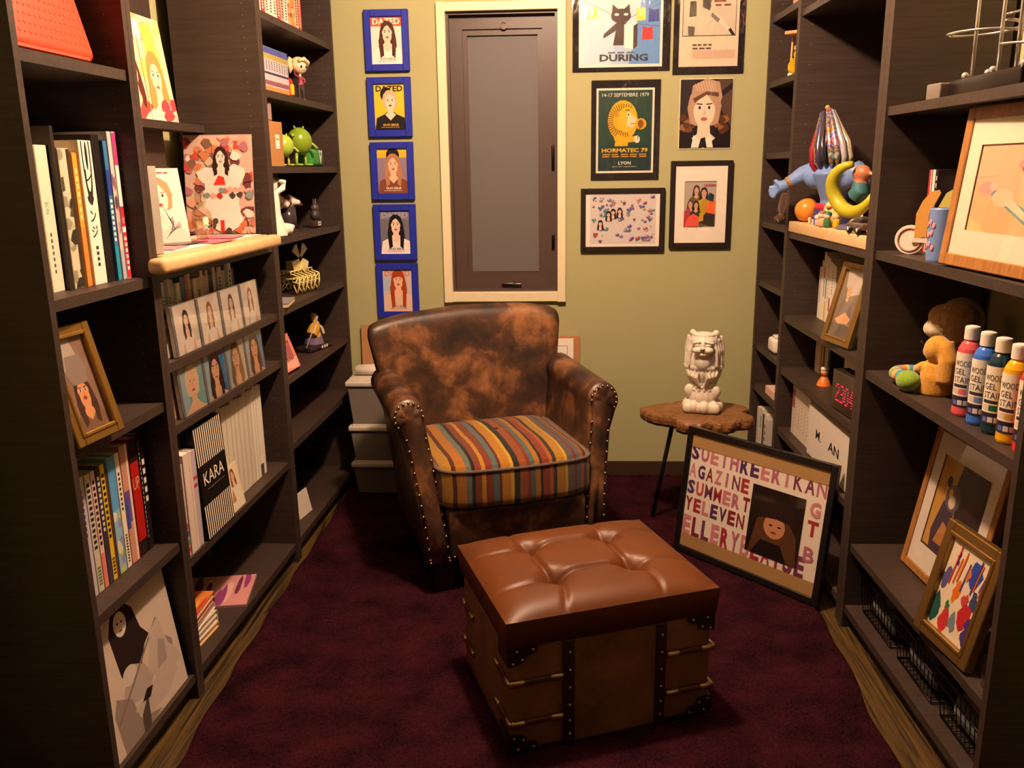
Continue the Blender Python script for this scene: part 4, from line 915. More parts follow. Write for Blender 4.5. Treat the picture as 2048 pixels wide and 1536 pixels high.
# tall black and white photograph
def a_bw(A):
    A.rect(0, 0, 1, 1, '#c8b4a4'); g = ['#6a5a54', '#8a7a72', '#a89890', '#4a3c38', '#241a18']
    A.poly([(.25, .5), (.22, .82), (.3, .97), (.44, .98), (.54, .88), (.58, .7), (.66, .6), (.58, .56), (.5, .45), (.3, .42)], g[4]); A.ell(.37, .84, .075, .09, '#d8c8bc')
    A.ell(.345, .855, .012, .008, g[4]); A.ell(.395, .85, .012, .008, g[4]); A.ell(.365, .795, .02, .008, '#6a4a44')
    A.poly([(.3, .46), (.42, .5), (.52, .44), (.6, .3), (.5, .2), (.3, .26), (.22, .36)], g[2]); A.ell(.34, .46, .09, .07, '#c8b8ae'); A.poly([(.62, .26), (.7, .48), (.8, .52), (.92, .4), (.9, .32), (.8, .4), (.7, .24)], g[1])
    A.poly([(.14, .4), (.3, .3), (.34, .12), (.6, .02), (.5, 0), (.1, 0), (.08, .3)], g[1]); A.poly([(.3, .2), (.6, .26), (.84, .3), (.9, .16), (.7, .06), (.4, .08)], '#b8a69c'); A.poly([(.36, .12), (.48, .22), (.44, .0), (.34, 0)], g[3])
    A.line(.1, .22, .78, .66, .02, '#7a6a60'); A.poly([(.55, .35), (.66, .6), (.8, .66), (.86, .4), (.95, .3), (.98, .2), (.7, .2)], '#b8a89c'); A.poly([(.66, .3), (.74, .5), (.82, .46), (.8, .3)], '#9c8c84'); A.poly([(.4, .2), (.5, .18), (.56, .24), (.48, .26)], g[4])
e = empty('photo_print', at('L', 1.742, .014, .0715), rot=(R(-7), 0, RZ['L'])); tag(e, 'large black and white photo of seated person with long dark hair', 'photo')
MB().box((0, .003, .16), (.335, .004, .32), '#3a302c').build('backing', 'card', e); A = Art(.335, .32); a_bw(A); A.build('print', 'print', e)
# -- wide bookcase with tray
def a_wc(A):
    A.rect(0, 0, 1, 1, '#e8d8a8'); r = random.Random(2)
    for i in range(26): A.blob(r.uniform(0, 1), r.uniform(.3, 1), .13, .1, r.choice(['#e8c868', '#c8cc80', '#e8dcc0', '#b8c8a0', '#e0a870', '#d8d8d0']))
    A.poly([(.6, .9), (.8, .95), (.9, .5), (.7, .4)], '#c8c858')
    A.face(.3, .42, .1, '#e8c0a0', '#5a2c24', '#b84a44', '#a83c34', .8); A.face(.72, .42, .13, '#f0d0b0', '#c89050', '#e8d8c0', '#b85a4a', .3)
    for i in range(8): A.blob(r.uniform(.75, 1), r.uniform(0, .25), .1, .06, r.choice(['#d8484c', '#e88a90', '#e8b8a8']))
    A.line(.48, 0, .5, .8, .01, '#b8a878')
e = empty('art_print', at('L', 2.44, .205, 1.4592), rot=(R(-7), 0, RZ['L'])); tag(e, 'yellow and green watercolour print of two figures above the white tray', 'print')
MB().box((0, .003, .14), (.3, .004, .28), '#d8c8a0').build('backing', 'card', e); A = Art(.3, .28); a_wc(A); A.build('print', 'print', e)
ty = 2.29
e = empty('tray', at('L', ty, 0, 1.0925), RZ['L'], 'pale wooden tray board overhanging the wide left shelf', 'tray')
MB().rbox((0, -.0245, .018), (.775, .043, .036), .012, '#e6cda4').rbox((.03, .108, .018), (.685, .225, .036), .002, '#e6cda4').build('board', 'birch', e); MB().rbox((.03, .11, .0372), (.66, .2, .002), .0008, '#ead4c4', seg=1).build('liner', 'paper', e)
TZ = 1.1315
e = empty('art_print', (-1.042, 2.672, TZ), rot=(R(-7), 0, R(1))); tag(e, 'floral pink collage poster of dark haired woman standing on the pale tray', 'print')
def a_floral(A):
    A.rect(0, 0, 1, 1, '#c8a898'); r = random.Random(9)
    for i in range(120): A.blob(r.random(), r.random(), .07, .045, r.choice(['#b84a40', '#d89a88', '#8a3a3c', '#e8d0c0', '#7a5a48', '#c87850', '#a86a70', '#c8b090', '#e8dccc', '#6a3a3a']))
    for x, y, a, b in ((.35, .6, .16, .1), (.6, .42, .24, .12), (.75, .6, .14, .12), (.5, .28, .3, .12), (.55, .15, .28, .12), (.35, .38, .12, .1)): A.blob(x, y, a, b, '#efdcd0', 11, .2)
    A.face(.54, .78, .085, '#f0d4c0', '#30201e', '#ecd8cc', '#b85048', .9)
    A.poly([(.42, .5), (.6, .5), (.58, .58), (.5, .6)], '#c8382c'); A.poly([(.5, .02), (.56, .02), (.56, .14), (.5, .14)], '#b83028')
    for i in range(26): A.blob(r.uniform(.3, 1), r.choice((r.uniform(.38, .46), r.uniform(0, .14))), .05, .03, r.choice(['#a83428', '#4a3a34', '#c86848', '#7a8a88', '#d8a090']))
MB().box((0, .0035, .15), (.212, .005, .3), '#b89888').build('backing', 'card', e); A = Art(.212, .296); a_floral(A); A.build('print', 'print', e)
e = empty('photo_card', (-1.035, 2.275, TZ), rot=(R(-10), 0, R(52))); tag(e, 'signed pink photo card of woman with hand to mouth on the pale tray', 'photo')
def a_sign(A):
    A.rect(0, 0, 1, 1, '#eed4c8'); A.poly([(.2, 0), (.28, .3), (.75, .32), (1, .1), (1, 0)], '#e8c4b4'); A.face(.5, .62, .22, '#f2d4c2', '#c08a60', '#e8c8b8', '#a83c40', 0, 0, True, False)
    for i in range(4): A.ell(.36+.06*i, .42-.03*i, .035, .1, '#f0ccb8', 10, .2)
    for k in range(5): A.curve([(.55+.02*k, .5-.05*k), (.7, .2+.04*k), (.5+.05*k, .08+.03*k), (.85, .3-.02*k)], .008, '#3a3440')
    A.bars(.4, .8, .93, .02, '#d8404a', 3); A.curve([(.05, .85), (.15, .95), (.12, .84), (.24, .92)], .012, '#3a3038')
MB().box((0, .0028, .1), (.135, .004, .2), '#e8d0c4').build('backing', 'card', e); A = Art(.135, .2); a_sign(A); A.build('print', 'print', e)
e = empty('acrylic_stand', at('L', 1.993, .0, TZ), RZ['L']); tag(e, 'frosted acrylic panel standing at the end of the pale tray', 'stand')
MB().rbox((0, .01, .1), (.05, .004, .2), .0015, '#b8b0a4').build('panel', 'bin', e); MB().rbox((0, .04, .002), (.05, .06, .004), .0015, '#b8b0a4').build('foot', 'bin', e)
for i, (y, of, c, a) in enumerate((((2.15), .08, '#b87a80', 8), (2.36, .05, '#c8687c', -6), (2.5, .07, '#c86a80', 5), (2.28, .1, '#4a4448', -12))):
    o = MB().box((0, 0, .0012), (.13, .1, .0016), c).build('leaflet', 'print', None, at('L', y, of, TZ-.0002+.002*(i > 1)), (0, 0, RZ['L']+R(a))); tag(o, ['dusty pink leaflet near the acrylic panel', 'rose leaflet lying mid tray', 'rose leaflet below the floral poster', 'dark grey leaflet beside the perfume bottle'][i], 'leaflet', 'leaflets on the pale tray')
e = empty('perfume_bottle', (-1.0, 2.43, TZ+.004), R(40), 'faceted glass perfume bottle with pale liquid on the tray', 'bottle')
MAT['glass'] = clear('clear_glass', (.96, .9, .8), .14, .03)
def pentag(z0, z1, s, k): return [(.0, 0)]
MB().lathe([(0, 0), (.017, 0), (.03, .03), (.031, .05), (.027, .075), (.012, .084), (.01, .092), (0, .092)], '#f0e0c8', 8, smooth=False).build('flask', 'glass', e)
MB().lathe([(0, .003), (.015, .003), (.027, .03), (.028, .055), (0, .055)], '#d8c09a', 8, smooth=False).build('perfume', MAT['glass'], e)
MB().lathe([(0, .092), (.013, .092), (.016, .1), (.013, .128), (.006, .132), (0, .132)], '#e8d8c8', 8, smooth=False).build('stopper', 'glass', e)
A = Art(.03, .04); A.ell(.5, .7, .28, .3, '#f0e4c8'); A.line(.25, .1, .75, .45, .08, '#f0e4c8'); A.line(.25, .45, .75, .1, .08, '#f0e4c8'); A.build('label', 'print', e, (0, -.0315, .022))
# DVD spines behind the CD cases
r4 = random.Random(21); y = 2.03; cols = ['#e0d4c0', '#d8a8a0', '#c8c0b0', '#3a3034', '#d8c8b0', '#7a8ab0', '#d0b080', '#b8b0a8', '#8a9a88', '#e4dccc', '#5a6a8a', '#c87a78', '#cfc4ae', '#9a5a50', '#e6dac6', '#c8b49a']
k = 0; DN = ['cream', 'pink', 'pale grey', 'black', 'sand', 'periwinkle', 'tan', 'ash grey', 'sage', 'ivory', 'slate blue', 'coral', 'beige', 'rust', 'white', 'buff']
while y < 2.56:
    t = r4.choice((.014, .018, .024, .03)); c = cols[k % len(cols)]; hh = r4.choice((.165, .178, .186)); y += t/2
    a, b_ = r4.uniform(.2, .6), r4.uniform(.62, .9); cc = r4.choice(['#a83a34', '#2a2428', '#3a5a9a', '#c8962c', '#5a3a34'])
    book('L', y, t-.0008, hh, .13, .075, .8725, c, DN[k % len(cols)]+' disc case standing behind the white CD cases', 'disc cases behind the white CD cases', both(sc(.3, .7, a, b_, cc, 7), rc(0, .04, 1, .12, r4.choice(cols))), name='disc_case', cat='disc case'); y += t/2; k += 1
# ten CD cases facing out
def cd(y, z, art, label, group):
    e = empty('cd_case', at('L', y, .03 if y < 2.05 else .012, z), rot=(R(-4), 0, RZ['L']+rnd.uniform(-.01, .01))); tag(e, label, 'CD case', group)
    MB().box((0, .005, .0625), (.140, .0088, .125), '#c8bcb0').build('tray_back', 'plastic', e)
    MB().box((-.0635, .0003, .0625), (.0125, .003, .124), '#6a6468').build('hinge_strip', 'gloss', e)
    A = Art(.1235, .1205); art(A); A.build('cover', 'print', e, (.006, .0003, .002)); MB().box((0, -.0016, .0625), (.141, .0012, .1255), '#fff').build('lid', 'jewel', e); return e
def a_white(h, cx):
    def f(A):
        A.rect(0, 0, 1, 1, '#eadccc')
        for i in range(8): A.blob(rnd.random(), rnd.random(), .22, .16, rnd.choice(['#e4d2c2', '#eee2d4', '#dccabc']))
        A.face(cx, .66, .12, '#eac4ac', h, '#efe2d4', '#b86058', 1.0); A.poly([(.2, 0), (.28, .25), (.34, .0)], '#e0b8a0'); A.poly([(.66, 0), (.74, .28), (.84, 0)], '#e0b8a0')
    return f
def a_blue(bg, h, sk, lg, cx=.5):
    def f(A):
        A.rect(0, 0, 1, 1, bg); A.poly([(0, 0), (.3, 0), (.2, 1), (0, 1)], '#9ab8c0'); A.face(cx, .62, .24, sk, h, sk, '#a84440', lg, 0)
    return f
ys = [2.037, 2.103, 2.246, 2.389, 2.532]
wh = ['#5a4034', '#3a2826', '#9a6a50', '#7a5a48', '#6a3a34']; wl = ['light hair, first on the upper row', 'long dark hair', 'light brown hair', 'fringe and brown hair', 'long auburn hair']
for i in range(5): cd(ys[i], .8738, a_white(wh[i], .5), 'white CD case of woman with '+wl[i], 'white CD cases on the upper row')
bb = [('#5a7ab0', '#4a3a4a', '#d8a890', 1), ('#7ab0b0', '#e0c4a4', '#e8b898', 0), ('#2a7ab0', '#1c1416', '#e0b090', 1.3), ('#c0c8b8', '#8a6a4a', '#e0b090', 1), ('#4a8ab8', '#2c1e20', '#e0a884', 1.2)]
bn = ['violet blue CD case, first on the lower row', 'teal CD case of woman with platinum hair', 'bright blue CD case of woman with black hair', 'pale grey CD case of woman with fair brown hair', 'deep blue CD case of woman with dark hair']
for i in range(5): cd(ys[i]+.0, .7185, a_blue(*bb[i]), bn[i], 'blue CD cases on the lower row')
# third shelf: KARA box and books
ZC_ = .368
book('L', 1.987, .02, .245, .19, .012, ZC_, '#c8a8b0', 'slim book with red, blue and green blocks down its spine', 'books beside the striped box', both(rc(0, .3, 1, .36, '#b83a48'), rc(0, .22, 1, .28, '#3a4a90'), rc(0, .12, 1, .18, '#5a8a80'), rc(0, .05, 1, .1, '#c03038')))
book('L', 2.022, .044, .265, .2, .01, ZC_, '#d8c4b8', 'thick pale pink book beside the striped box', 'books beside the striped box', rc(.7, 0, .76, 1, '#b89a84'))
book('L', 2.06, .026, .26, .2, .012, ZC_, '#b8a8b0', 'pale violet book with red stripes beside the striped box', 'books beside the striped box', both(rc(.1, .7, .9, .74, '#b83a48'), rc(.1, .62, .9, .66, '#b83a48')))
e = empty('gift_box', at('L', 2.168, .002, ZC_+.002), rot=(R(-3), 0, RZ['L'])); tag(e, 'black and white striped box lettered KARA', 'box')
MB().rbox((0, .02, .152), (.172, .036, .304), .002, '#17110f', smooth=False).build('box_body', 'print', e)
A = Art(.17, .302); A.rect(0, 0, 1, 1, '#17110f')
for i in range(14): A.rect(.012+.071*i, .0, .012+.071*i+.034, .3, '#ecdcc4'); A.k -= 1; A.rect(.012+.071*i, .66, .012+.071*i+.034, 1, '#ecdcc4'); A.k -= 1
A.k += 1; A.text('KARA', .5, .47, .115, '#ecdcc4', .74, 'c'); A.rect(.2, .42, .85, .43, '#5a4a44'); A.build('front_print', 'print', e, (0, .0012, .001))
def a_pc(A): A.rect(0, 0, 1, 1, '#d8c4a8'); A.face(.5, .75, .14, '#e0b090', '#7a4a2c', '#d8ccb4', '#a84a40', .5); A.poly([(.1, .2), (.3, .5), (.4, .2)], '#b87a48')
e = empty('postcard', at('L', 2.316, .012, ZC_), rot=(R(-9), 0, RZ['L'])); tag(e, 'small tan postcard leaning between striped box and white books', 'postcard')
MB().box((0, .0015, .065), (.088, .002, .13), '#d8c4a8').build('card', 'card', e); A = Art(.088, .13); a_pc(A); A.build('print', 'print', e)
yy = 2.29
for i in range(12):
    t = (.032, .03, .034, .028, .03, .032, .034, .03, .022, .02, .026, .02)[i]; yy += t/2
    sp = both(rc(0, 0, 1, .13, '#4a4644'), rc(.1, .13, .9, .24, '#efe6d8')) if i == 10 else rc(.92, 0, 1, 1, '#b4a690')
    lab = 'white book with dark foot label in the long white row' if i == 10 else ('tall greyish white book with ridged spine in the long plain row' if i < 8 else 'slim bright white book at the end of the long plain row')
    book('L', yy, t-.0008, .302-.004*(i % 3), .18, .045, ZC_, '#d4c8b6' if i < 8 else '#eadfcf', lab, 'tall off white books beside the striped box', sp); yy += t/2
# lowest: stack of paperbacks
for i in range(6):
    cs = ['#e0a860', '#d8ccc0', '#c8b8a8', '#d8d0c4', '#8a3a44', '#d87a3c'][i]
    e = empty('paperback', at('L', 2.09, .14, .0708+.0172*i), RZ['L']+R(rnd.uniform(-5, 5))); tag(e, ['paperback with ochre cover at the foot of the lying stack', 'paperback second from the foot of the lying stack', 'paperback third from the foot of the lying stack', 'paperback fourth from the foot of the lying stack', 'paperback with crimson cover second from top of the lying stack', 'paperback with orange comic cover on top of the lying stack'][i], 'book', 'paperbacks lying in a stack')
    MB().box((0, 0, .0012), (.17, .19, .002), cs).box((0, 0, .0158), (.17, .19, .002), cs).box((.084, 0, .0085), (.002, .19, .0166), cs).build('cover', 'print', e)
    MB().box((-.002, 0, .0085), (.164, .184, .0124), '#e8dac8').build('pages', 'paper', e)
    if i == 5: A = Art(.168, .188); A.rect(0, 0, 1, 1, '#d87a3c'); bl(14, ['#e8d0b0', '#3a3a80', '#b8402c', '#e0a040'])(A); A.build('cover_print', 'print', e, (0, -.094, .0172), (R(-90), 0, 0))
e = empty('magazine', at('L', 2.36, .125, .0708), RZ['L']+R(12)); tag(e, 'purple and pink magazine lying beside the paperback stack', 'magazine')
MB().box((0, 0, .004), (.2, .2, .008), '#b88a90').build('pages', 'print', e); A = Art(.198, .198); A.rect(0, 0, 1, 1, '#c88a88'); bl(10, ['#8a3a70', '#d8a8a0', '#6a3048'])(A); A.build('cover_print', 'print', e, (0, -.099, .0082), (R(-90), 0, 0))
# ================================================================ toy bookcase (left, against the wall)
yy = 2.785
for i in range(13):
    t = .037; c = ['#e8dac8', '#e8dac8', '#c82a28', '#e4d4c0', '#e6d6c4', '#eadccc', '#c83430', '#e0a898', '#eadccc', '#d89a68', '#d8864a', '#e0b090', '#c8302c'][i]; yy += t/2
    sp = sc(.3, .7, .1, .9, '#4a3a34' if i not in (2, 6, 12) else '#f0dcc8', 16) if i not in (9, 10) else bl(8, ['#b84a2c', '#e8c8a0', '#5a4a38'])
    lab = {2: 'red comic volume between white volumes', 6: 'red comic volume between white volumes', 12: 'red comic volume at the end of the top row', 9: 'orange comic volume with painted spine on the top row', 10: 'orange comic volume with painted spine on the top row'}.get(i, 'white comic volume with dotted lettering on the top row')
    book('L', yy, t-.0008, .175, .115, .03, 1.7955, c, lab, 'comic volumes on the top row', sp, name='comic_volume'); yy += t/2
yy = 2.785
for i in range(12):
    t = .0245; yy += t/2
    sp = both(rc(0, .86, 1, 1, '#3a4a9a'), rc(0, .74, 1, .86, '#a8964a'), sc(.25, .75, .5, .72, '#4a4a6a', 5), rc(0, .4, 1, .45, '#2a2c50'), rc(0, .16, 1, .26, '#8a5060'), rc(0, 0, 1, .13, '#d88a50'))
    book('L', yy, t-.0006, .138, .1, .03, 1.5655, '#c8bcc0', 'small volume with blue top and orange foot in the matching set', 'matching blue topped volumes', sp, name='comic_volume'); yy += t/2
e = empty('toy_machine', at('L', 3.135, .035, 1.5655), RZ['L'], 'tiny red and yellow domed toy beside the blue volumes', 'toy')
MB().rbox((0, .02, .035), (.045, .036, .07), .018, '#c81e20').build('shell', 'gloss', e); MB().rbox((-.002, .004, .028), (.026, .014, .04), .008, '#e8b020').build('window', 'gloss', e)
def doll(loc, rz, label, hair, skin, top, legs, s, pony=True):
    e = empty('figurine', loc, rz, label, 'figurine'); e.scale = (s, s, s)
    m = MB()
    m.tube([(-.012, 0, .012), (-.013, 0, .05), (-.008, 0, .09)], [.0075, .0085, .011], legs, 10); m.tube([(.014, 0, .01), (.012, -.004, .05), (.008, 0, .09)], [.0075, .0085, .011], legs, 10)
    m.tube([(0, 0, .085), (0, 0, .11), (0, 0, .13)], [.016, .013, .015], top, 12); m.tube([(0, 0, .13), (0, 0, .145)], [.007, .007], skin, 8)
    m.tube([(-.015, 0, .128), (-.032, .004, .14), (-.04, -.004, .165)], [.006, .006, .005], top, 8); m.tube([(.015, 0, .128), (.026, -.006, .108), (.012, -.016, .098)], [.006, .006, .005], top, 8)
    m.fuse('body', 'plastic', e, vox=.0022, sm=1)
    for x in (-.012, .014): MB().rbox((x, -.004, .008), (.016, .024, .016), .006, '#e8d0a0').build('shoe', 'gloss', e)
    h = MB().sph((0, 0, .182), (.042, .04, .04), skin).build('head', 'plastic', e)
    hm = MB().sph((0, .008, .19), (.046, .042, .042), hair); hm.tube([(-.03, -.034, .205), (0, -.042, .216), (.032, -.032, .2), (.044, -.012, .18)], [.008, .012, .012, .006], hair, 8)
    if pony: hm.tube([(-.04, .0, .205), (-.06, 0, .215), (-.066, 0, .19), (-.058, 0, .165), (-.064, 0, .142)], [.008, .014, .016, .013, .003], hair, 10)
    hm.build('hair', 'plastic', h)
    f = MB()
    for s_ in (-1, 1): f.sph((s_*.016, -.0385, .178), (.006, .002, .008), '#3a2420', 10, 6)
    f.sph((0, -.041, .164), (.005, .0012, .0016), '#a83a3a', 8, 5); f.build('features', 'gloss', h)
    return e
doll(at('L', 3.3, .06, 1.566), RZ['L']-R(35), 'blonde ponytailed doll figurine in dark tights on the toy bookcase', '#e4cc9c', '#f0d0b0', '#8a3a40', '#3a2c2c', .68)
# third shelf: box, ball toys, tin
e = empty('carton', at('L', 2.868, .02, 1.3345), RZ['L'], 'small brown cardboard carton with white label', 'box'); MB().box((0, .05, .07), (.15, .1, .14), '#a8784a').build('carton_body', 'card', e); MB().box((.06, .05, .1405), (.04, .1, .001), '#98683c').build('flap', 'card', e); A = Art(.04, .045); A.rect(0, 0, 1, 1, '#e8dccc'); A.bars(.1, .9, .6, .15, '#8a7a70', 2); A.build('label', 'paper', e, (.02, -.0012, .055))
o = MB().lathe([(0, 0), (.046, 0), (.048, .004), (.048, .056), (.044, .06), (0, .06)], '#8a7470', 20).build('canister', 'card', None, at('L', 2.855, .07, 1.4755)); tag(o, 'grey mottled canister standing on the cardboard carton', 'canister')
def ball_toy(loc, rz, s, label, c1, c2):
    e = empty('round_toy', loc, rz, label, 'toy'); e.scale = (s, s, s)
    MB().sph((0, 0, .085), (.046, .043, .048), c1, 24, 16).build('body', 'gloss', e)
    for x in (-1, 1):
        MB().tube([(x*.02, 0, .046), (x*.026, -.002, .02), (x*.024, 0, .004)], [.006, .005, .006], c2, 8).build('leg', 'gloss', e); MB().sph((x*.027, -.012, .004), (.013, .02, .005), c2, 10, 6).build('foot', 'gloss', e)
        MB().tube([(x*.04, 0, .09), (x*.062, -.012, .075 if x > 0 else .11), (x*.066, -.026, .06 if x > 0 else .1)], [.006, .005, .006], c2, 8).build('arm', 'gloss', e)
        MB().tube([(x*.022, 0, .126), (x*.026, 0, .138)], [.006, .002], c2, 8).build('knob', 'gloss', e)
    return e
ball_toy(at('L', 3.02, .045, 1.3362), RZ['L']-R(20), .78, 'small lime green round toy on thin legs', '#98b040', '#a8b850')
ball_toy(at('L', 3.21, .05, 1.3365), RZ['L']-R(20), 1.02, 'larger olive green round toy on thin legs', '#7a9628', '#8aa43c')
o = MB().sph((0, 0, .033), (.032, .03, .033), '#d87a2c').build('ball', 'gloss', None, at('L', 3.09, .1, 1.3345)); tag(o, 'orange ball behind the small lime toy', 'ball')
o = MB().rbox((0, .0, .085), (.16, .03, .17), .02, '#2c3470').build('box_set', 'plastic', None, at('L', 3.16, .19, 1.3345), (0, 0, RZ['L'])); tag(o, 'dark blue rounded box behind the green toys', 'box')
e = empty('tin', at('L', 3.365, .03, 1.3345), RZ['L'], 'green rounded tin box with white triangle', 'tin'); MB().rbox((0, .035, .033), (.15, .07, .066), .016, '#3a8a3c').build('tin_body', 'gloss', e); A = Art(.06, .06); A.poly([(.1, .95), (.9, .95), (.5, .05)], '#d8d4d0'); A.ell(.5, .75, .15, .15, '#5a4a70'); A.build('emblem', 'print', e, (.02, -.0012, .003))
# fourth shelf: white figure, rabbit eared figure, small dark figure
m = MB(); W = '#eee2d4'
m.tube([(0, 0, 0), (.0, .0, .03), (-.006, 0, .08), (-.004, 0, .13), (0, 0, .165)], [.045, .04, .03, .028, .022], W, 20); m.tube([(.01, -.01, .027), (.05, -.02, .024), (.075, -.02, .034)], [.025, .022, .006], W, 12)
m.sph((.0, 0, .188), (.022, .022, .026), W); m.tube([(.02, 0, .16), (.045, -.008, .175), (.05, -.01, .2), (.02, -.014, .205)], [.01, .012, .011, .007], W, 10); m.tube([(-.02, 0, .16), (-.03, -.01, .185), (-.01, -.018, .2)], [.01, .01, .007], W, 10)
m.tube([(-.01, .012, .2), (.01, .014, .212), (.03, .006, .2)], [.012, .014, .006], '#c8baa8', 10)
o = m.fuse('statuette', 'ceramic', None, at('L', 2.885, .05, 1.1085), (0, 0, RZ['L']-R(25)), .003, 2); o.scale = (.95, .95, .88); tag(o, 'white statuette of draped figure with raised arms', 'figurine')
o = MB().box((0, 0, .07), (.1, .012, .14), '#4a3038').build('disc_case', 'print', None, at('L', 3.06, .18, 1.1065), (0, 0, RZ['L'])); tag(o, 'dark red disc case behind the white statuette', 'disc case')
e = empty('figurine', at('L', 3.2, .11, 1.107), RZ['L']-R(20), 'figurine with rabbit ears reclining on dark pedestal', 'figurine')
MB().lathe([(0, 0), (.07, 0), (.07, .006), (0, .006)], '#3a3034', 24).build('base', 'gloss', e); MB().tube([(0, 0, .006), (0, 0, .085)], [.034, .03], '#3c3236', 16).build('pedestal', 'gloss', e)
m = MB(); sk = '#e8c4a8'
m.tube([(-.05, 0, .1), (0, -.01, .105), (.05, 0, .1), (.085, .0, .088)], [.022, .024, .016, .006], '#6a2c30', 12); m.tube([(-.05, 0, .1), (-.056, 0, .135), (-.05, 0, .15)], [.018, .014, .008], sk, 12); m.sph((-.048, -.002, .166), (.018, .018, .02), sk, 12, 8); m.sph((-.048, .004, .17), (.021, .019, .02), '#c89a5c', 12, 8)
for x in (-.056, -.04): m.tube([(x, .004, .184), (x-.002, .004, .204)], [.005, .003], '#c89a5c', 8)
m.tube([(-.07, .004, .165), (-.08, .004, .13), (-.085, .004, .095)], [.007, .008, .003], '#c89a5c', 8); m.tube([(-.02, -.02, .105), (.03, -.03, .1)], [.014, .011], '#eadccc', 10); m.tube([(-.045, -.02, .105), (-.03, -.03, .09)], [.015, .012], '#eadccc', 10)
m.fuse('figure', 'plastic', e, vox=.0028, sm=1)
e = empty('figurine', at('L', 3.37, .06, 1.107), RZ['L'], 'small dark long eared figure on labelled stand', 'figurine'); MB().rbox((0, 0, .014), (.07, .03, .026), .004, '#3a2c2c').build('stand', 'gloss', e); A = Art(.04, .016); A.rect(0, 0, 1, 1, '#e0d4c4'); A.bars(.1, .9, .3, .4, '#5a3a34', 2); A.build('label', 'print', e, (0, -.0158, .006))
m = MB().sph((0, 0, .045), (.024, .02, .022), '#3a3234', 12, 8).sph((0, 0, .072), (.02, .018, .017), '#453b3c', 12, 8)
for x in (-1, 1): m.tube([(x*.01, 0, .082), (x*.014, 0, .108)], [.006, .003], '#453b3c', 8)
m.fuse('figure', 'plastic', e, vox=.0025, sm=1)
# fifth shelf: walking wind sculpture, white plaque, notebook
e = empty('wind_walker', at('L', 3.2, .095, .878), RZ['L']-R(12), 'cream walking wind sculpture model with white sails', 'model'); e.scale = (.78, .78, .76)
Y1 = '#dcc878'; fr_ = MB()
for zz, yy_ in ((.075, -.04), (.075, .04), (.11, -.03), (.11, .03)): fr_.cyl((-.1, yy_, zz), (.1, yy_, zz), .004, None, Y1, 8)
for i in range(7): fr_.tube([(-.1+.033*i, -.04, .075), (-.1+.033*i, -.03, .11), (-.1+.033*i, .03, .11), (-.1+.033*i, .04, .075)], .0035, Y1, 6, closed=True)
fr_.box((0, -.005, .13), (.1, .05, .05), '#e0cc84'); fr_.rbox((.02, -.032, .132), (.05, .01, .06), .004, '#e4d290', (0, R(20), 0)); fr_.build('body_frame', 'plastic', e)
for i in range(6):
    for s in (-1, 1):
        x = -.092+.037*i; y0 = s*.045; sp = s*(.03+.012*((i*3) % 3))
        MB().tube([(x, y0*.6, .1), (x+.008, y0+sp*.7, .085), (x-.006, y0+sp, .055), (x-.012+.01*(i % 2), y0+sp*.55, .004)], .0042, Y1, 6).tube([(x, y0*.7, .06), (x-.006, y0+sp, .055)], .0035, Y1, 6).tube([(x+.008, y0+sp*.7, .085), (x+.004, y0*.8, .045), (x-.012+.01*(i % 2), y0+sp*.55, .006)], .0035, Y1, 6).build('walking_leg', 'plastic', e)
m = MB().cyl((0, -.03, .15), (0, .0, .165), .006, None, '#2a2220', 10); m.sph((.0, -.03, .165), .009, '#2a2220', 10, 8); m.build('hub', 'plastic', e)
for k, a in enumerate((50, 130, 205, -35)):
    c, s = math.cos(R(a)), math.sin(R(a)); P = lambda u, v: (u*c-v*s, -.03+.004*v*10, .165+u*s+v*c)
    pts = [P(.012, -.006), P(.075, -.026), P(.08, 0), P(.075, .026), P(.012, .008)]
    m = MB().add(pts+[(p[0], p[1]+.0015, p[2]) for p in pts], [(0, 1, 2, 3, 4), (9, 8, 7, 6, 5)]+[(i, (i+1) % 5, 5+(i+1) % 5, 5+i) for i in range(5)], '#e0d6c4'); m.build('sail', 'paper', e)
e = empty('plaque', at('L', 2.875, .075, .8788), rot=(R(-6), 0, RZ['L'])); tag(e, 'white printed card stand with rows of small figures', 'card'); MB().box((0, .003, .062), (.125, .005, .125), '#e4d8c8').build('card', 'card', e)
A = Art(.124, .124); A.rect(0, 0, 1, 1, '#e6dacb')
for r_ in range(3):
    for i in range(6): x = .12+.14*i; A.rect(x, .12+.28*r_, x+.05, .12+.28*r_+.18, '#4a4040' if r_ == 1 else '#8a7c74'); A.k -= 1
A.build('print', 'print', e)
e = empty('notebook', at('L', 2.87, .035, .878), RZ['L']+R(10), 'cream notebook lying on the shelf in front of the white card', 'notebook'); MB().box((0, 0, .0075), (.15, .055, .011), '#d8c088').build('pages', 'paper', e); MB().box((0, 0, .0145), (.152, .057, .003), '#8a8490').build('cover', 'print', e)
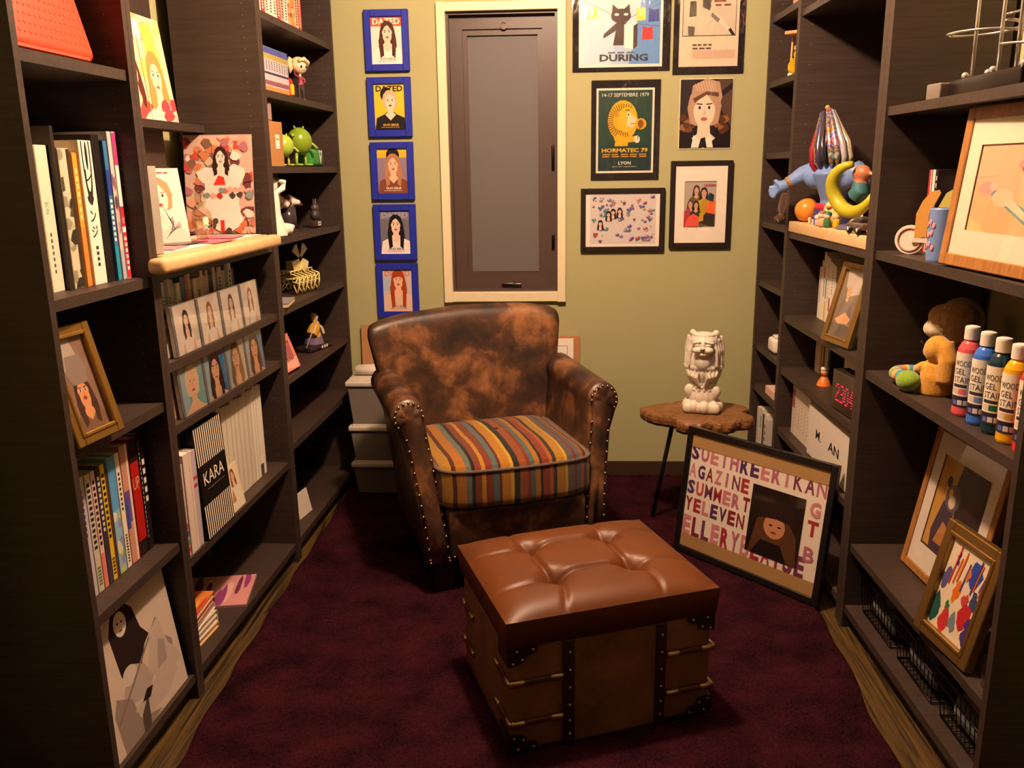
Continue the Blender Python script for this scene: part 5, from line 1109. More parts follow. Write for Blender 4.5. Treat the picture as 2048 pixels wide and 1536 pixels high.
# sixth shelf
e = empty('photo_book', at('L', 2.862, .02, .6512), rot=(R(-20), 0, RZ['L']-R(3))); tag(e, 'pink boxed photo book with row of dark figures', 'book'); MB().box((0, .012, .062), (.165, .024, .125), '#d0706a').build('slipcase', 'print', e)
A = Art(.164, .124); A.rect(0, 0, 1, 1, '#d87a74'); A.rect(.05, 0, .2, .2, '#c8b04a'); A.poly([(.1, .1), (.9, .0), (1, .3), (.3, .3)], '#e0a898')
for i in range(9): A.line(.2+.075*i, .25, .24+.075*i, .8-.02*(i % 3), .035, '#4a2a2c'); A.ell(.245+.075*i, .82-.02*(i % 3), .03, .035, '#3a2226', 8)
A.build('print', 'print', e, (0, -.0008, .0005))
o = MB().rbox((0, 0, .05), (.12, .02, .1), .004, '#7a5a60').build('disc_case', 'print', None, at('L', 3.04, .13, .6445), (R(-8), 0, RZ['L'])); tag(o, 'mauve patterned disc case behind the pink photo book', 'disc case')
e = empty('figurine', at('L', 3.28, .07, .643), RZ['L']-R(15), 'purple and gold caped figurine with long staff', 'figurine')
MB().rbox((0, 0, .01), (.16, .07, .02), .005, '#2a2220').build('base', 'gloss', e); A = Art(.05, .014); A.bars(0, 1, .1, .8, '#d8ccbc', 3); A.build('name_plate', 'print', e, (.02, -.0358, .003))
m = MB(); m.tube([(0, 0, .02), (.0, 0, .06), (.01, 0, .095)], [.04, .03, .018], '#6a5a78', 14); m.tube([(-.03, -.01, .06), (-.01, -.012, .085), (.02, -.005, .1)], [.022, .024, .012], '#c89a34', 12); m.sph((.012, 0, .118), (.014, .014, .016), '#d8b090', 12, 8); m.sph((.012, .004, .126), (.017, .016, .014), '#a87a3c', 12, 8)
m.tube([(.03, 0, .09), (.05, -.006, .075), (.055, -.012, .05)], [.009, .008, .006], '#d0c0a8', 8); m.fuse('figure', 'plastic', e, vox=.0026, sm=1); MB().cyl((-.085, -.02, .02), (.0, -.025, .13), .0028, None, '#a8988a', 8).build('staff', 'plastic', e)
# seventh shelf and below
for i, (y, c, lab) in enumerate(((2.86, '#5a4440', 'brown folder leaning on the dim lower shelf'), (2.9, '#3a2c2c', 'dark folder leaning on the dim lower shelf'), (2.94, '#6a5450', 'taupe folder leaning on the dim lower shelf'))):
    o = MB().rbox((0, .01, .09), (.16, .01, .18), .002, c, smooth=False).build('folder', 'print', None, at('L', y, .06+.022*i, .4165), (R(-10), 0, RZ['L'])); tag(o, lab, 'folder', 'folders on the dim lower shelf')
o = MB().box((0, 0, .045), (.1, .006, .09), '#d0c0b4').build('card', 'paper', None, at('L', 2.98, .05, .0715), (R(-12), 0, RZ['L']-R(8))); tag(o, 'pale card leaning on the lowest shelf of the toy bookcase', 'card')
# ================================================================ right-hand shelves
MAT['foil'] = vc('mirror_foil', .15, .9, metal=.45, noise=.5, nscale=30, coat=.5)
# -- corner bookcase
o = MB().rbox((0, 0, .06), (.12, .06, .12), .004, '#e0a090').build('box', 'paper', None, at('R', 3.3, .06, 1.8575), (0, 0, RZ['R'])); tag(o, 'pink box on the highest visible corner shelf', 'box')
e = empty('duck_toy', at('R', 3.355, .06, 1.6235), RZ['R']-R(40), 'yellow toy duck with orange bill under a small canopy', 'toy')
m = MB().sph((0, 0, .035), (.045, .034, .034), '#e0b020').sph((-.015, 0, .08), (.024, .023, .024), '#e0b020').tube([(.03, 0, .04), (.06, 0, .06)], [.02, .004], '#e0b020', 10); m.fuse('body', 'gloss', e, vox=.003, sm=1)
MB().sph((-.045, 0, .078), (.018, .013, .007), '#e0602c', 12, 8).build('bill', 'gloss', e); MB().rbox((-.0, 0, .1), (.03, .03, .02), .008, '#b88a34').build('cap', 'plastic', e)
MB().cyl((-.005, -.03, .03), (-.01, -.03, .145), .0035, None, '#e0a878', 8).build('post', 'plastic', e); MB().rbox((.0, -.01, .15), (.1, .05, .012), .003, '#e0945c').build('canopy', 'plastic', e); MB().rbox((0, 0, .008), (.06, .05, .014), .004, '#eee0d0').build('tray', 'plastic', e)
o = MB().tube([(0, 0, 0), (0, 0, .1), (0, 0, .14)], [.012, .012, .016], '#d8a878', 12).sph((0, 0, .16), (.018, .018, .02), '#c8b060', 12, 8).fuse('figurine', 'plastic', None, at('R', 3.285, .07, 1.3635), (0, 0, 0), .003, 1); tag(o, 'slim tan figurine with yellow head on the corner bookcase', 'figurine')
m = MB(); bw = '#4a3226'
m.tube([(0, 0, .03), (0, 0, .07), (0, 0, .11)], [.03, .034, .026], bw, 14).sph((0, -.006, .14), (.028, .026, .026), bw).sph((0, -.028, .133), (.014, .012, .011), '#8a6448', 10, 8)
for s in (-1, 1): m.sph((s*.022, 0, .16), .009, bw, 10, 8).tube([(s*.024, 0, .1), (s*.045, -.012, .07), (s*.04, -.02, .04)], [.011, .01, .009], bw, 10).tube([(s*.014, -.01, .03), (s*.02, -.03, .016), (s*.022, -.04, .012)], [.014, .013, .011], bw, 10)
o = m.fuse('bear_figure', 'fabric', None, at('R', 3.375, .06, 1.103), (0, 0, RZ['R']), .0035, 1); tag(o, 'dark brown bear figure on the corner bookcase', 'figurine')
e = empty('speaker', at('R', 3.335, .03, .6115), RZ['R'], 'small white rounded device on the corner bookcase', 'speaker'); MB().rbox((0, .02, .03), (.09, .07, .058), .014, '#e6dcd0').build('shell', 'plastic', e); MB().rbox((.01, .02, .064), (.05, .05, .012), .005, '#d8ccc0').build('dial', 'plastic', e)
o = MB().box((0, 0, .02), (.12, .09, .03), '#d8b0a0').build('booklet', 'paper', None, at('R', 3.31, .06, .4385), (0, 0, RZ['R'])); tag(o, 'pale pink booklet box on the lower corner shelf', 'booklet')
for i, (y, t, h, c, sp, lab) in enumerate(((3.43, .045, .29, '#e0d4c8', both(rc(.3, .72, .7, .9, '#8a9a80'), sc(.4, .5, .35, .68, '#4a4450', 8)), 'white book with green emblem on the floor level corner shelf'), (3.392, .024, .275, '#2a2024', None, 'black book between white corner books'), (3.362, .03, .285, '#e2d6c8', both(sc(.25, .75, .5, .88, '#2a2428', 4), rc(0, 0, 1, .15, '#2c2224')), 'white book with bold black lettering on the corner shelf'), (3.335, .018, .27, '#c8b8b0', None, 'grey book beside the lettered corner book'), (3.475, .03, .285, '#d8ccc4', sc(.3, .6, .2, .8, '#8a8090', 10), 'pale book nearest the wall in the corner row'))):
    book('R', y, t-.001, h, .19, .02, .0705, c, lab, 'books at the foot of the corner bookcase', sp)
# -- middle bookcase: toy tray
e = empty('tray', at('R', 2.772, 0, 1.0885), RZ['R'], 'pale pink wooden tray board under the toys', 'tray'); MB().rbox((0, .125, .018), (.742, .245, .036), .003, '#e6c8a4').build('board', 'birch', e)
PZ = 1.1255
bl_ = '#6a84b8'
e = empty('figure_toy', at('R', 2.985, .1, PZ), RZ['R']+R(48), 'large blue torso toy with red sash and outstretched arm', 'figurine'); e.scale = (1.08, 1.08, 1.05)
m = MB(); m.tube([(0, 0, .045), (0, 0, .075), (0, -.004, .11), (0, -.006, .15), (0, 0, .178)], [.052, .05, .062, .082, .05], bl_, 24, flat=.72)
m.sph((-.05, -.02, .14), (.04, .03, .034), bl_); m.sph((.04, -.02, .14), (.04, .03, .034), bl_)
m.tube([(-.05, 0, .165), (-.1, -.01, .15), (-.135, -.03, .125)], [.034, .028, .019], bl_, 14); m.tube([(-.135, -.03, .122), (-.16, -.045, .11)], [.017, .022], bl_, 12)
for k, (dx, dz) in enumerate(((-.012, .03), (-.03, .004), (-.03, -.01), (-.026, -.022), (-.016, -.03))): m.tube([(-.158, -.045, .112), (-.158+dx, -.055, .106+dz)], [.009, .0075], bl_, 8)
m.tube([(.055, 0, .165), (.09, -.01, .14), (.1, -.03, .11)], [.034, .028, .02], bl_, 14); m.sph((0, 0, .2), (.034, .032, .034), bl_)
m.fuse('torso', 'plastic', e, vox=.004, sm=2)
MB().tube([(0, 0, .042), (0, 0, .062)], [.055, .053], '#c02c3c', 24).build('sash', 'plastic', e); MB().lathe([(.0, 0), (.06, 0), (.056, .045), (0, .045)], '#3a3a70', 24).build('base', 'plastic', e); MB().tube([(-.128, -.027, .13), (-.138, -.031, .123)], [.0215, .0205], '#8a6a48', 14).build('wrist_band', 'plastic', e)
e = empty('foil_hat', at('R', 2.965, .08, 1.325), rot=(R(4), R(-15), RZ['R'])); tag(e, 'pointed hat of iridescent foil streamers on the blue toy', 'hat')
for i in range(16):
    a = i*2*math.pi/16; r0 = .05+.006*(i % 3); c, s = math.cos(a), math.sin(a); hc = ['#d8d0d8', '#b02838', '#3a3440', '#d8d0d8', '#a02438', '#585078', '#e8dcc0', '#484058'][(i*3) % 8]
    MB().tube([(.004*c, .004*s, .175), (.02*c, .02*s, .16), (.034*c, .034*s, .11), (r0*.92*c, r0*.92*s, .05), (r0*c, r0*s, .0), (r0*.7*c, r0*.7*s, -.03-.012*(i % 2))], [.003, .007, .0105, .0115, .01, .003], hc, 6).build('streamer', 'foil' if i % 3 else 'holo', e)
MB().sph((0, 0, .178), .008, '#d8a040', 10, 8).build('tip', 'gloss', e)
e = empty('tail_toy', at('R', 2.70, .07, PZ+.062), RZ['R']+R(30), 'yellow green curled tail toy with teal and brown middle', 'toy')
pts = []
for k in range(17): a = R(95+250*k/16); pts.append((.075*math.cos(a)*1.05-.0, -.012+.03*math.sin(a*2)*.3, .058+.07*math.sin(a)))
MB().tube(pts, [.004+.018*math.sin(math.pi*min(1, k/16*.85+.08))**.8 for k in range(17)], '#a8a028', 14).build('tail', 'plastic', e)
MB().tube([(.09, 0, .085), (.082, 0, .12), (.094, 0, .15)], [.014, .014, .004], '#a8a028', 12).build('tail_tip', 'plastic', e)
m = MB().tube([(-.02, .02, .03), (.0, .02, .05), (.0, .02, .085)], [.025, .028, .02], '#3a6a70', 14).sph((0, .02, .1), (.03, .024, .026), '#a86a4a'); m.tube([(.02, .02, .1), (.06, .02, .1)], [.006, .005], '#e0b898', 8); m.fuse('figure', 'plastic', e, vox=.004, sm=1)
MB().lathe([(0, -.061), (.05, -.061), (.04, -.05), (.012, -.045), (.012, -.02), (0, -.02)], '#4a4a60', 20).build('stand', 'plastic', e)
e = empty('ball_toy', at('R', 3.085, .045, PZ), RZ['R']+R(50), 'shiny orange ball toy with brown fin behind it', 'toy'); MB().sph((0, 0, .04), (.041, .04, .04), '#d88a34', 20, 14).build('ball', 'gloss', e); MB().sph((-.03, .016, .036), (.014, .01, .034), '#a8683a', 14, 10).build('fin', 'plastic', e)
e = empty('bird_toy', at('R', 2.83, .05, PZ), RZ['R']+R(50), 'cream egg shaped bird toy with orange beak', 'toy'); MB().sph((0, 0, .04), (.03, .028, .042), '#ecc890', 18, 14).build('body', 'plastic', e); MB().sph((-.004, -.027, .06), (.009, .007, .005), '#d8702c', 10, 6).build('beak', 'plastic', e)
tiny = [(2.985, .022, '#e8d0b0', 'white', .02), (2.945, .02, '#e8c8a0', 'cream', .016), (2.905, .022, '#8a7a34', 'olive capped', .03), (2.885, .012, '#5a6ab0', 'blue', .034), (2.85, .006, '#e0a8a0', 'pink', .036), (2.80, .004, '#d8a878', 'red haired', .05), (2.775, .012, '#2a6a48', 'green hatted', .048), (2.745, .03, '#d8a820', 'yellow hatted', .05), (2.6, .12, '#8a78b0', 'lilac', .09)]
for y, of, c, nm_, h in tiny:
    e = empty('mini_figure', at('R', y, of+.004, PZ), RZ['R'], 'tiny '+nm_+' figure in the crowd of toys on the tray', 'figurine', 'tiny figures on the toy tray')
    MB().rbox((0, 0, h*.28), (h*.5, h*.35, h*.56), h*.12, c).build('body', 'plastic', e); MB().sph((0, 0, h*.74), h*.26, c if nm_ in ('white', 'cream', 'lilac', 'blue') else '#e8c4a4', 10, 8).build('head', 'plastic', e)
    if nm_.split()[0] in ('olive', 'green', 'yellow', 'red'): MB().sph((0, h*.03, h*.84), (h*.27, h*.26, h*.2), {'olive': '#4a4428', 'green': '#1e6a4a', 'yellow': '#e0b020', 'red': '#9a4a34'}[nm_.split()[0]], 10, 6).build('cap', 'plastic', e)
e = empty('toy_car', at('R', 2.5, .022, PZ), RZ['R']+R(180), 'small dark grey model car at the end of the tray', 'toy car')
MB().rbox((0, 0, .022), (.115, .042, .02), .006, '#5a4844').build('chassis', 'gloss', e); MB().rbox((-.01, 0, .038), (.055, .036, .018), .007, '#3a2e2e').build('cabin', 'gloss', e); MB().box((.035, .0, .036), (.025, .03, .004), '#d8ccc0', (0, R(12), 0)).build('hood_panel', 'gloss', e)
for x in (-.035, .036):
    for s in (-1, 1): w_ = MB().tube([(x, s*.014, .0115), (x, s*.024, .0115)], .0115, '#1a1414', 16).build('wheel', 'plastic', e); MB().tube([(x, s*.0235, .0115), (x, s*.025, .0115)], .0065, '#d8ccbc', 12).build('hubcap', 'plastic', w_)
e = empty('paper_plane', at('R', 2.575, .03, PZ), RZ['R'], 'white and black folded toy standing behind the model car', 'toy'); MB().add([(-.03, 0, 0), (.03, .01, 0), (.03, .01, .05), (-.01, -.004, .03), (-.03, .02, .0), (.03, .025, .0)], [(0, 1, 2, 3), (0, 3, 2, 5, 4)], '#eee6dc').box((.0, .012, .01), (.06, .02, .02), '#1c1618').build('folded_body', 'plastic', e)
# white books and gold frame
yy = 3.10
bw_ = [('#e6dac8', .18, rc(.4, .3, .62, .85, '#6a5a58'), 'low white book with grey lettering'), ('#eadfcd', .205, None, 'plain white book beside the low one'), ('#f0e2c8', .235, both(rc(.3, .62, .7, .78, '#c03038'), rc(.3, .35, .7, .6, '#6aa0b0')), 'tall cream book with red and blue label'), ('#eee0c8', .225, both(rc(.25, .35, .8, .66, '#6a9cb8'), rc(.2, 0, .8, .3, '#d0b83a')), 'cream book with blue and yellow spine'), ('#e8dccb', .22, sc(.4, .6, .3, .9, '#a88a80', 9), 'white book with thin red print'), ('#ece0d0', .21, rc(.2, .2, .8, .42, '#a85058'), 'white book with dull red block'), ('#e8dccc', .205, sc(.3, .6, .5, .9, '#6a8aa0', 8), 'white book with blue print'), ('#e2d6c6', .2, None, 'off white book behind the gold frame')]
for i, (c, h, sp, lab) in enumerate(bw_):
    t = .024; yy -= t; book('R', yy, t-.001, h, .13, .105-.001*i, .7905, c, lab, 'white books beside the small gold frame', sp)
e = None
def a_sit(A):
    A.rect(0, 0, 1, 1, '#8a7664'); A.poly([(.1, 1), (.9, 1), (.9, .68), (.5, .62), (.2, .75)], '#c0b0a4'); A.face(.4, .66, .08, '#e0b088', '#c8a060', '#7a6a60', '#a05048', 0); A.poly([(.2, .25), (.3, .52), (.6, .55), (.75, .4), (.85, .25)], '#7a6c68'); A.poly([(.1, .25), (.5, .38), (.8, .3), (.7, .22), (.3, .2)], '#d8a078'); A.rect(0, 0, 1, .2, '#6a5c50')
framed('picture_frame', 'small gold framed photo of reclining person before the white books', 'picture frame', .165, .245, .02, .016, '#a07c42', 'gold', at('R', 2.585, .012, .7915), (R(-14), 0, RZ['R']+R(9)), a_sit, lip=('#a07c42', .003, .002))
# shelf with clock
yy = 3.09
for i, (c, t, h, lab) in enumerate((('#d8c4a8', .02, .15, 'beige comic'), ('#d8c4a8', .02, .15, 'beige comic'), ('#d4c0a4', .02, .15, 'beige comic'), ('#b83428', .012, .15, 'thin red comic'), ('#d8b02c', .016, .15, 'yellow comic'), ('#2c2a26', .014, .15, 'black comic'), ('#b8b0a8', .018, .145, 'grey comic'), ('#c0b8b0', .018, .145, 'grey comic'), ('#2a2422', .02, .14, 'black comic'))):
    yy -= t/2; book('R', yy, t-.0008, h, .11, .11, .5965, c, lab+' standing behind the red dot clock' + (', beside the orange figure' if i == 8 else ''), 'comics behind the red dot clock'); yy -= t/2
o = MB().rbox((0, 0, .06), (.15, .05, .12), .004, '#d0c0ac').build('box', 'card', None, at('R', 2.78, .16, .5965), (0, 0, RZ['R']+R(4))); tag(o, 'pale box behind the small orange figure', 'box')
e = empty('mini_figure', at('R', 2.87, .075, .5965), RZ['R'], 'little orange figure with white cap on the clock shelf', 'figurine'); MB().lathe([(0, 0), (.024, 0), (.02, .012), (.01, .03), (0, .03)], '#d8782c', 16).build('body', 'plastic', e); MB().sph((0, 0, .045), .013, '#e0a060', 10, 8).build('head', 'plastic', e); MB().sph((0, 0, .056), (.014, .014, .008), '#e8dcd0', 10, 6).build('cap', 'plastic', e)
e = empty('led_clock', at('R', 2.5, .01, .5965), RZ['R']+R(4), 'dark clock showing red dotted digits', 'clock'); MB().rbox((0, .03, .062), (.19, .05, .12), .004, '#33291f').build('clock_body', 'gloss', e)
D5 = {'2': ['01110', '10001', '00001', '00110', '01000', '10000', '11111'], '3': ['11110', '00001', '00001', '01110', '00001', '00001', '11110'], '0': ['01110', '10001', '10001', '10001', '10001', '10001', '01110'], '4': ['00010', '00110', '01010', '10010', '11111', '00010', '00010']}
m = MB()
for k, d in enumerate('2304'):
    for r_, row_ in enumerate(D5[d]):
        for c_, b_ in enumerate(row_):
            if b_ == '1': m.cyl((-.06+.032*k+.005*c_, .0045, .082-.008*r_), (-.06+.032*k+.005*c_, .003, .082-.008*r_), .0017, None, '#ff2050', 6, False)
q = m.build('lit_digits', 'led', e); q['label'] = 'red lit dots forming digits'
# low shelf with white boxes
ZB = .368
for i in range(6):
    y = 3.07-.034*i
    book('R', y, .032, .176, .2, .04, ZB, '#ddd0c0' if i else '#cfc0b8', ('white catalogue with red and blue spine marks' if i == 0 else 'white catalogue in the row behind the poster frame'), 'white catalogues behind the poster frame', both(rc(0, .55, 1, .95, '#b85a58'), rc(.3, .6, .6, .9, '#4a5a90')) if i == 0 else sc(.35, .6, .2, .8, '#b8948a', 8), pages='#e0d4c4')
e = empty('storage_box', at('R', 2.635, .02, ZB), RZ['R'], 'white box lettered M. AN on the shelf behind the poster frame', 'box'); MB().rbox((0, .1, .085), (.42, .19, .17), .003, '#d8ccc0', smooth=False).build('box_body', 'paper', e); A = Art(.41, .16); A.rect(0, 0, 1, 1, '#d8ccc0'); A.text('M.', .2, .45, .2, '#1c1618', .13, bold=.012); A.text('AN', .5, .45, .2, '#1c1618', .24, bold=.045); A.build('lettering', 'paper', e, (0, .0042, .005))
# -- near bookcase: marble run
e = empty('marble_run', at('R', 1.95, .1, 1.4545), RZ['R'], 'chrome rod marble run with spiral wire tracks', 'marble run')
MB().rbox((.0, .03, .02), (.3, .17, .038), .004, '#1c1614').build('base', 'gloss', e)
for (x, y) in ((-.1, -.03), (-.04, .05), (-.01, -.02), (.05, .04), (.1, -.04), (.15, .05)): MB().cyl((x, y, .036), (x, y, .42), .0038, None, '#efe6d8', 10).build('rod', 'chrome', e)
def track(c, r, z0, z1, a0, a1):
    for dr in (-.005, .005):
        pts = [(c[0]+(r+dr)*math.cos(R(a0+(a1-a0)*k/40)), c[1]+(r+dr)*.8*math.sin(R(a0+(a1-a0)*k/40)), z0+(z1-z0)*k/40) for k in range(41)]; yield pts
for c, r, z0, z1, a0, a1 in (((-.1, -.01), .085, .145, .125, 0, 420), ((.02, .02), .06, .27, .16, 30, 560), ((.1, 0), .075, .11, .06, 60, 480), ((-.06, .01), .09, .36, .27, 0, 760), ((.12, .0), .06, .3, .2, 0, 640)):
    m = MB()
    for pts in track(c, r, z0, z1, a0, a1): m.tube(pts, .0022, '#e0d8cc', 6)
    m.build('spiral_track', 'chrome', e)
for k in range(5): MB().sph((-.12+.06*k, -.035+.02*(k % 2), .046), .0075, '#e0d8cc', 12, 8).build('marble', 'chrome', e)
o = MB().rbox((0, 0, .018), (.055, .03, .036), .004, '#8a7e74').build('plastic_box', 'bin', None, at('R', 2.135, .04, 1.4545), (0, 0, RZ['R']+R(8))); tag(o, 'small clear plastic box beside the marble run', 'box')
# books, wheel standee, blue can, big frame
for i, (y, t, c, lab, sp) in enumerate(((2.285, .018, '#a82c30', 'red book with white edge on the can shelf', rc(.7, 0, 1, 1, '#d8ccc0')), (2.266, .016, '#d8ccc0', 'white slim book on the can shelf', None), (2.249, .016, '#2a2226', 'black book with white dots on the can shelf', sc(.35, .65, .1, .95, '#d8ccc0', 10)))): book('R', y, t-.001, .205, .13, .105, 1.0935, c, lab, 'books beside the blue can', sp)
e = empty('book', at('R', 2.185, .16, 1.0935), RZ['R'], 'tan book standing face out with dark blue panel', 'book'); MB().box((0, .012, .1), (.1, .024, .2), '#c8b09a').build('pages', 'paper', e); A = Art(.1, .2); A.rect(0, 0, 1, 1, '#c8a890'); A.rect(.2, .1, .8, .8, '#2c3446'); A.rect(.86, 0, .95, 1, '#b8a8a0'); A.build('cover_print', 'print', e, (0, -.0008, 0))
e = empty('wheel_standee', at('R', 2.215, .07, 1.0935), RZ['R']+R(50), 'flat wooden standee of two rounded riders on a big wheel', 'standee')
def flat(pts, col, name, y=0, t=.005): return MB().ext(pts, t, col, 'y', y).build(name, 'print', e)
cw = [(-.03+.036*math.cos(2*math.pi*k/24), .036+.036*math.sin(2*math.pi*k/24)) for k in range(24)]; flat(cw, '#e4d4c4', 'wheel'); MB().tube([(-.03+.028*math.cos(2*math.pi*k/20), -.001, .036+.028*math.sin(2*math.pi*k/20)) for k in range(20)], .0022, '#b87a68', 6, closed=True).build('tyre', 'plastic', e)
flat([(-.025, .03), (.03, .03), (.032, .04), (-.02, .042)], '#dccab8', 'bar', -.006); flat([(-.018, .04), (.01, .045), (.012, .1), (.034, .15), (.03, .158), (.01, .152), (-.006, .13), (-.018, .1)], '#c89048', 'rider', -.006); flat([(.018, .06), (.05, .05), (.062, .1), (.07, .15), (.06, .158), (.048, .15), (.03, .11)], '#bcae5c', 'rider', -.012)
e = empty('tumbler_cup', at('R', 2.062, .05, 1.0935), RZ['R'], 'tall blue can with pink lettering beside the large frame', 'can'); MB().lathe([(0, 0), (.031, 0), (.032, .004), (.032, .118), (.03, .121), (.0285, .118), (.0285, .08), (0, .08)], '#6a80b0', 28).build('tumbler', 'plastic', e)
m = MB()
for z, n in ((.085, 4), (.06, 3), (.035, 4)):
    for k in range(n):
        a = R(-90)+(k-n/2+.5)*.3; m.sph((.0322*math.cos(a), .0322*math.sin(a), z+.004*((k*7) % 3-1)), (.005, .0016, .0075), '#c88a98', 8, 6, (0, 0, a+math.pi/2))
m.build('pink_marks', 'plastic', e)
def a_sketch(A):
    A.rect(0, 0, 1, 1, '#d8ac86'); A.poly([(0, .55), (1, .35), (1, .0), (0, 0)], '#d4a878'); A.poly([(0, 0), (0, .18), (.3, 0)], '#e8b878')
    for k in range(6): A.line(0, .6-.02*k, 1, .42-.14*k, .004, '#d0a070')
    A.poly([(.08, .5), (.3, .42), (1, .04), (1, .22), (.4, .46), (.2, .54)], '#6a9088'); A.ell(.47, .4, .16, .1, '#dcb898'); A.ell(.2, .5, .12, .08, '#cc9488'); A.ell(.3, .52, .06, .05, '#e0b0a0'); A.poly([(.5, .34), (.85, .16), (.9, .2), (.6, .4)], '#ecc4a4')
    A.blob(.7, .84, .06, .05, '#b05a50'); A.blob(.66, .76, .05, .05, '#d89080'); A.blob(.72, .72, .05, .04, '#a84848'); A.line(.02, .62, .35, .65, .004, '#c89888')
framed('picture_frame', 'large brown wooden frame with cream mat around a pastel sketch', 'picture frame', .375, .331, .026, .026, '#9a6630', 'oak', at('R', 1.793, .042, 1.0955), (R(-6), 0, RZ['R']+R(3)), a_sketch, (.046, .046, .052, .052), '#dccfb4')
# plush toys
m = MB()
m.sph((0, 0, .15), (.06, .055, .06), '#8a6a4c').sph((-.03, -.04, .125), (.04, .036, .026), '#e0c8a8').sph((-.02, -.03, .16), (.045, .04, .03), '#a8805a').tube([(.01, .01, 0), (.01, .01, .06), (0, 0, .12)], [.055, .058, .045], '#5a4030', 16); m.sph((.05, 0, .17), (.02, .012, .022), '#6a4c38', 10, 8)
o = m.fuse('plush_toy', 'fabric', None, at('R', 2.215, .185, .776), (0, 0, RZ['R']), .006, 2); tag(o, 'brown plush ape with pale muzzle behind the bottles', 'plush toy')
MB().sph((-.038, -.058, .165), .007, '#1a1210', 10, 8).build('eye', 'gloss', o)
e = empty('plush_toy', at('R', 2.085, .08, .772), RZ['R']-R(8), 'golden maned plush creature hugging a striped ring and green ball', 'plush toy'); e.scale = (.88, .88, .86)
m = MB(); m.tube([(0, .0, .0), (0, 0, .05), (0, 0, .085)], [.045, .042, .028], '#c08a34', 16).sph((0, -.004, .125), (.036, .036, .04), '#c8923a').sph((-.028, -.012, .115), (.022, .022, .022), '#c87a48').tube([(.02, .01, .15), (.042, .015, .1), (.05, .01, .04)], [.02, .026, .022], '#b88434', 14)
for s in (-1, 1): m.tube([(-.01, s*.03, .075), (-.045, s*.036, .06), (-.065, s*.03, .045)], [.016, .014, .015], '#d0a040', 10)
m.fuse('body', 'fabric', e, vox=.005, sm=2); 
for s in (-1, 1): MB().sph((-.03, -.02+s*.012-.006, .14), .0045, '#2a1810', 8, 6).build('eye', 'gloss', e)
cols = ['#c88a3c', '#c87a6a', '#5a8a90', '#d8b040', '#7a9a5a', '#d8a060', '#3a8ab0', '#c8b050']
for k in range(16):
    a0, a1 = R(60+17*k), R(60+17*(k+1)+1); MB().tube([(-.098+.046*math.cos(a0+(a1-a0)*q/3), -.035+.044*math.sin(a0+(a1-a0)*q/3), .03) for q in range(4)], .0185, cols[k % 8], 12).build('ring_band', 'fabric', e)
MB().sph((-.015, -.068, .03), (.04, .032, .03), '#7a9a30').build('green_ball', 'fabric', e)
# five paint bottles
def bottle(y, off, col, nm_, dark):
    e = empty('paint_bottle', at('R', y, off, .7715), RZ['R']+R(38), nm_+' bottle of wood gel stain with white cap', 'bottle', 'wood gel stain bottles in a row'); rr = .0255
    MB().lathe([(0, .001), (rr*.94, .001), (rr, .006), (rr, .135), (rr*.93, .15), (rr*.72, .162), (.0125, .168), (.0125, .174), (0, .174)], col, 28).build('bottle_body', 'gloss', e)
    MB().lathe([(0, .17), (.0155, .17), (.0155, .194), (.0145, .198), (.008, .2), (0, .2)], '#eadfd0', 24).build('cap', 'plastic', e)
    def cyl_art(name, items):
        m = MB(); k = 0
        for (u0, u1, z0, z1, c) in items:
            k += 1; q = rr+.0004+k*EPS*2; n = 24; a0, a1 = R(-90)+u0/rr, R(-90)+u1/rr
            vs = [(q*math.cos(a0+(a1-a0)*i/n), q*math.sin(a0+(a1-a0)*i/n), z) for z in (z0, z1) for i in range(n+1)]
            m.add(vs, [(i, i+1, n+2+i, n+1+i) for i in range(n)], c, True)
        for s_, z, h, wd in (('WOOD', .112, .013, .036), ('GEL', .094, .013, .026), ('STAIN', .076, .013, .04)):
            vs, fs, ar = text_mesh(s_); q = rr+.0004+(k+2)*EPS*2
            m.add([(q*math.cos(R(-90)+(-.019+a*wd)/rr), q*math.sin(R(-90)+(-.019+a*wd)/rr), z+b*h) for a, b in vs], fs, '#4a3c3a', True)
        m.build(name, 'print', e)
    L_ = .034
    cyl_art('label', [(-L_, L_, .022, .142, '#e6dac6'), (-.02, .012, .065, .072, '#3c3038'), (-.02, -.004, .05, .062, '#d0bca0'), (-.004, .012, .05, .062, dark), (-L_, L_, .022, .046, '#2c2434'), (-.016, -.006, .026, .036, '#5a64a8'), (-.004, .006, .026, .037, '#d0c8c4'), (.008, .018, .026, .037, '#c8bcb0')])
    return e
for y, of, c, nm_, dk_ in ((1.897, .06, '#d8565a', 'coral pink', '#d86a68'), (1.828, .06, '#3a6ac8', 'bright blue', '#6a80c0'), (1.762, .058, '#16323c', 'dark green', '#1e5a3a'), (1.697, .056, '#e0a818', 'yellow', '#c89a3c'), (1.632, .055, '#c8342c', 'red', '#c84a3c')): bottle(y, of, c, nm_, dk_)
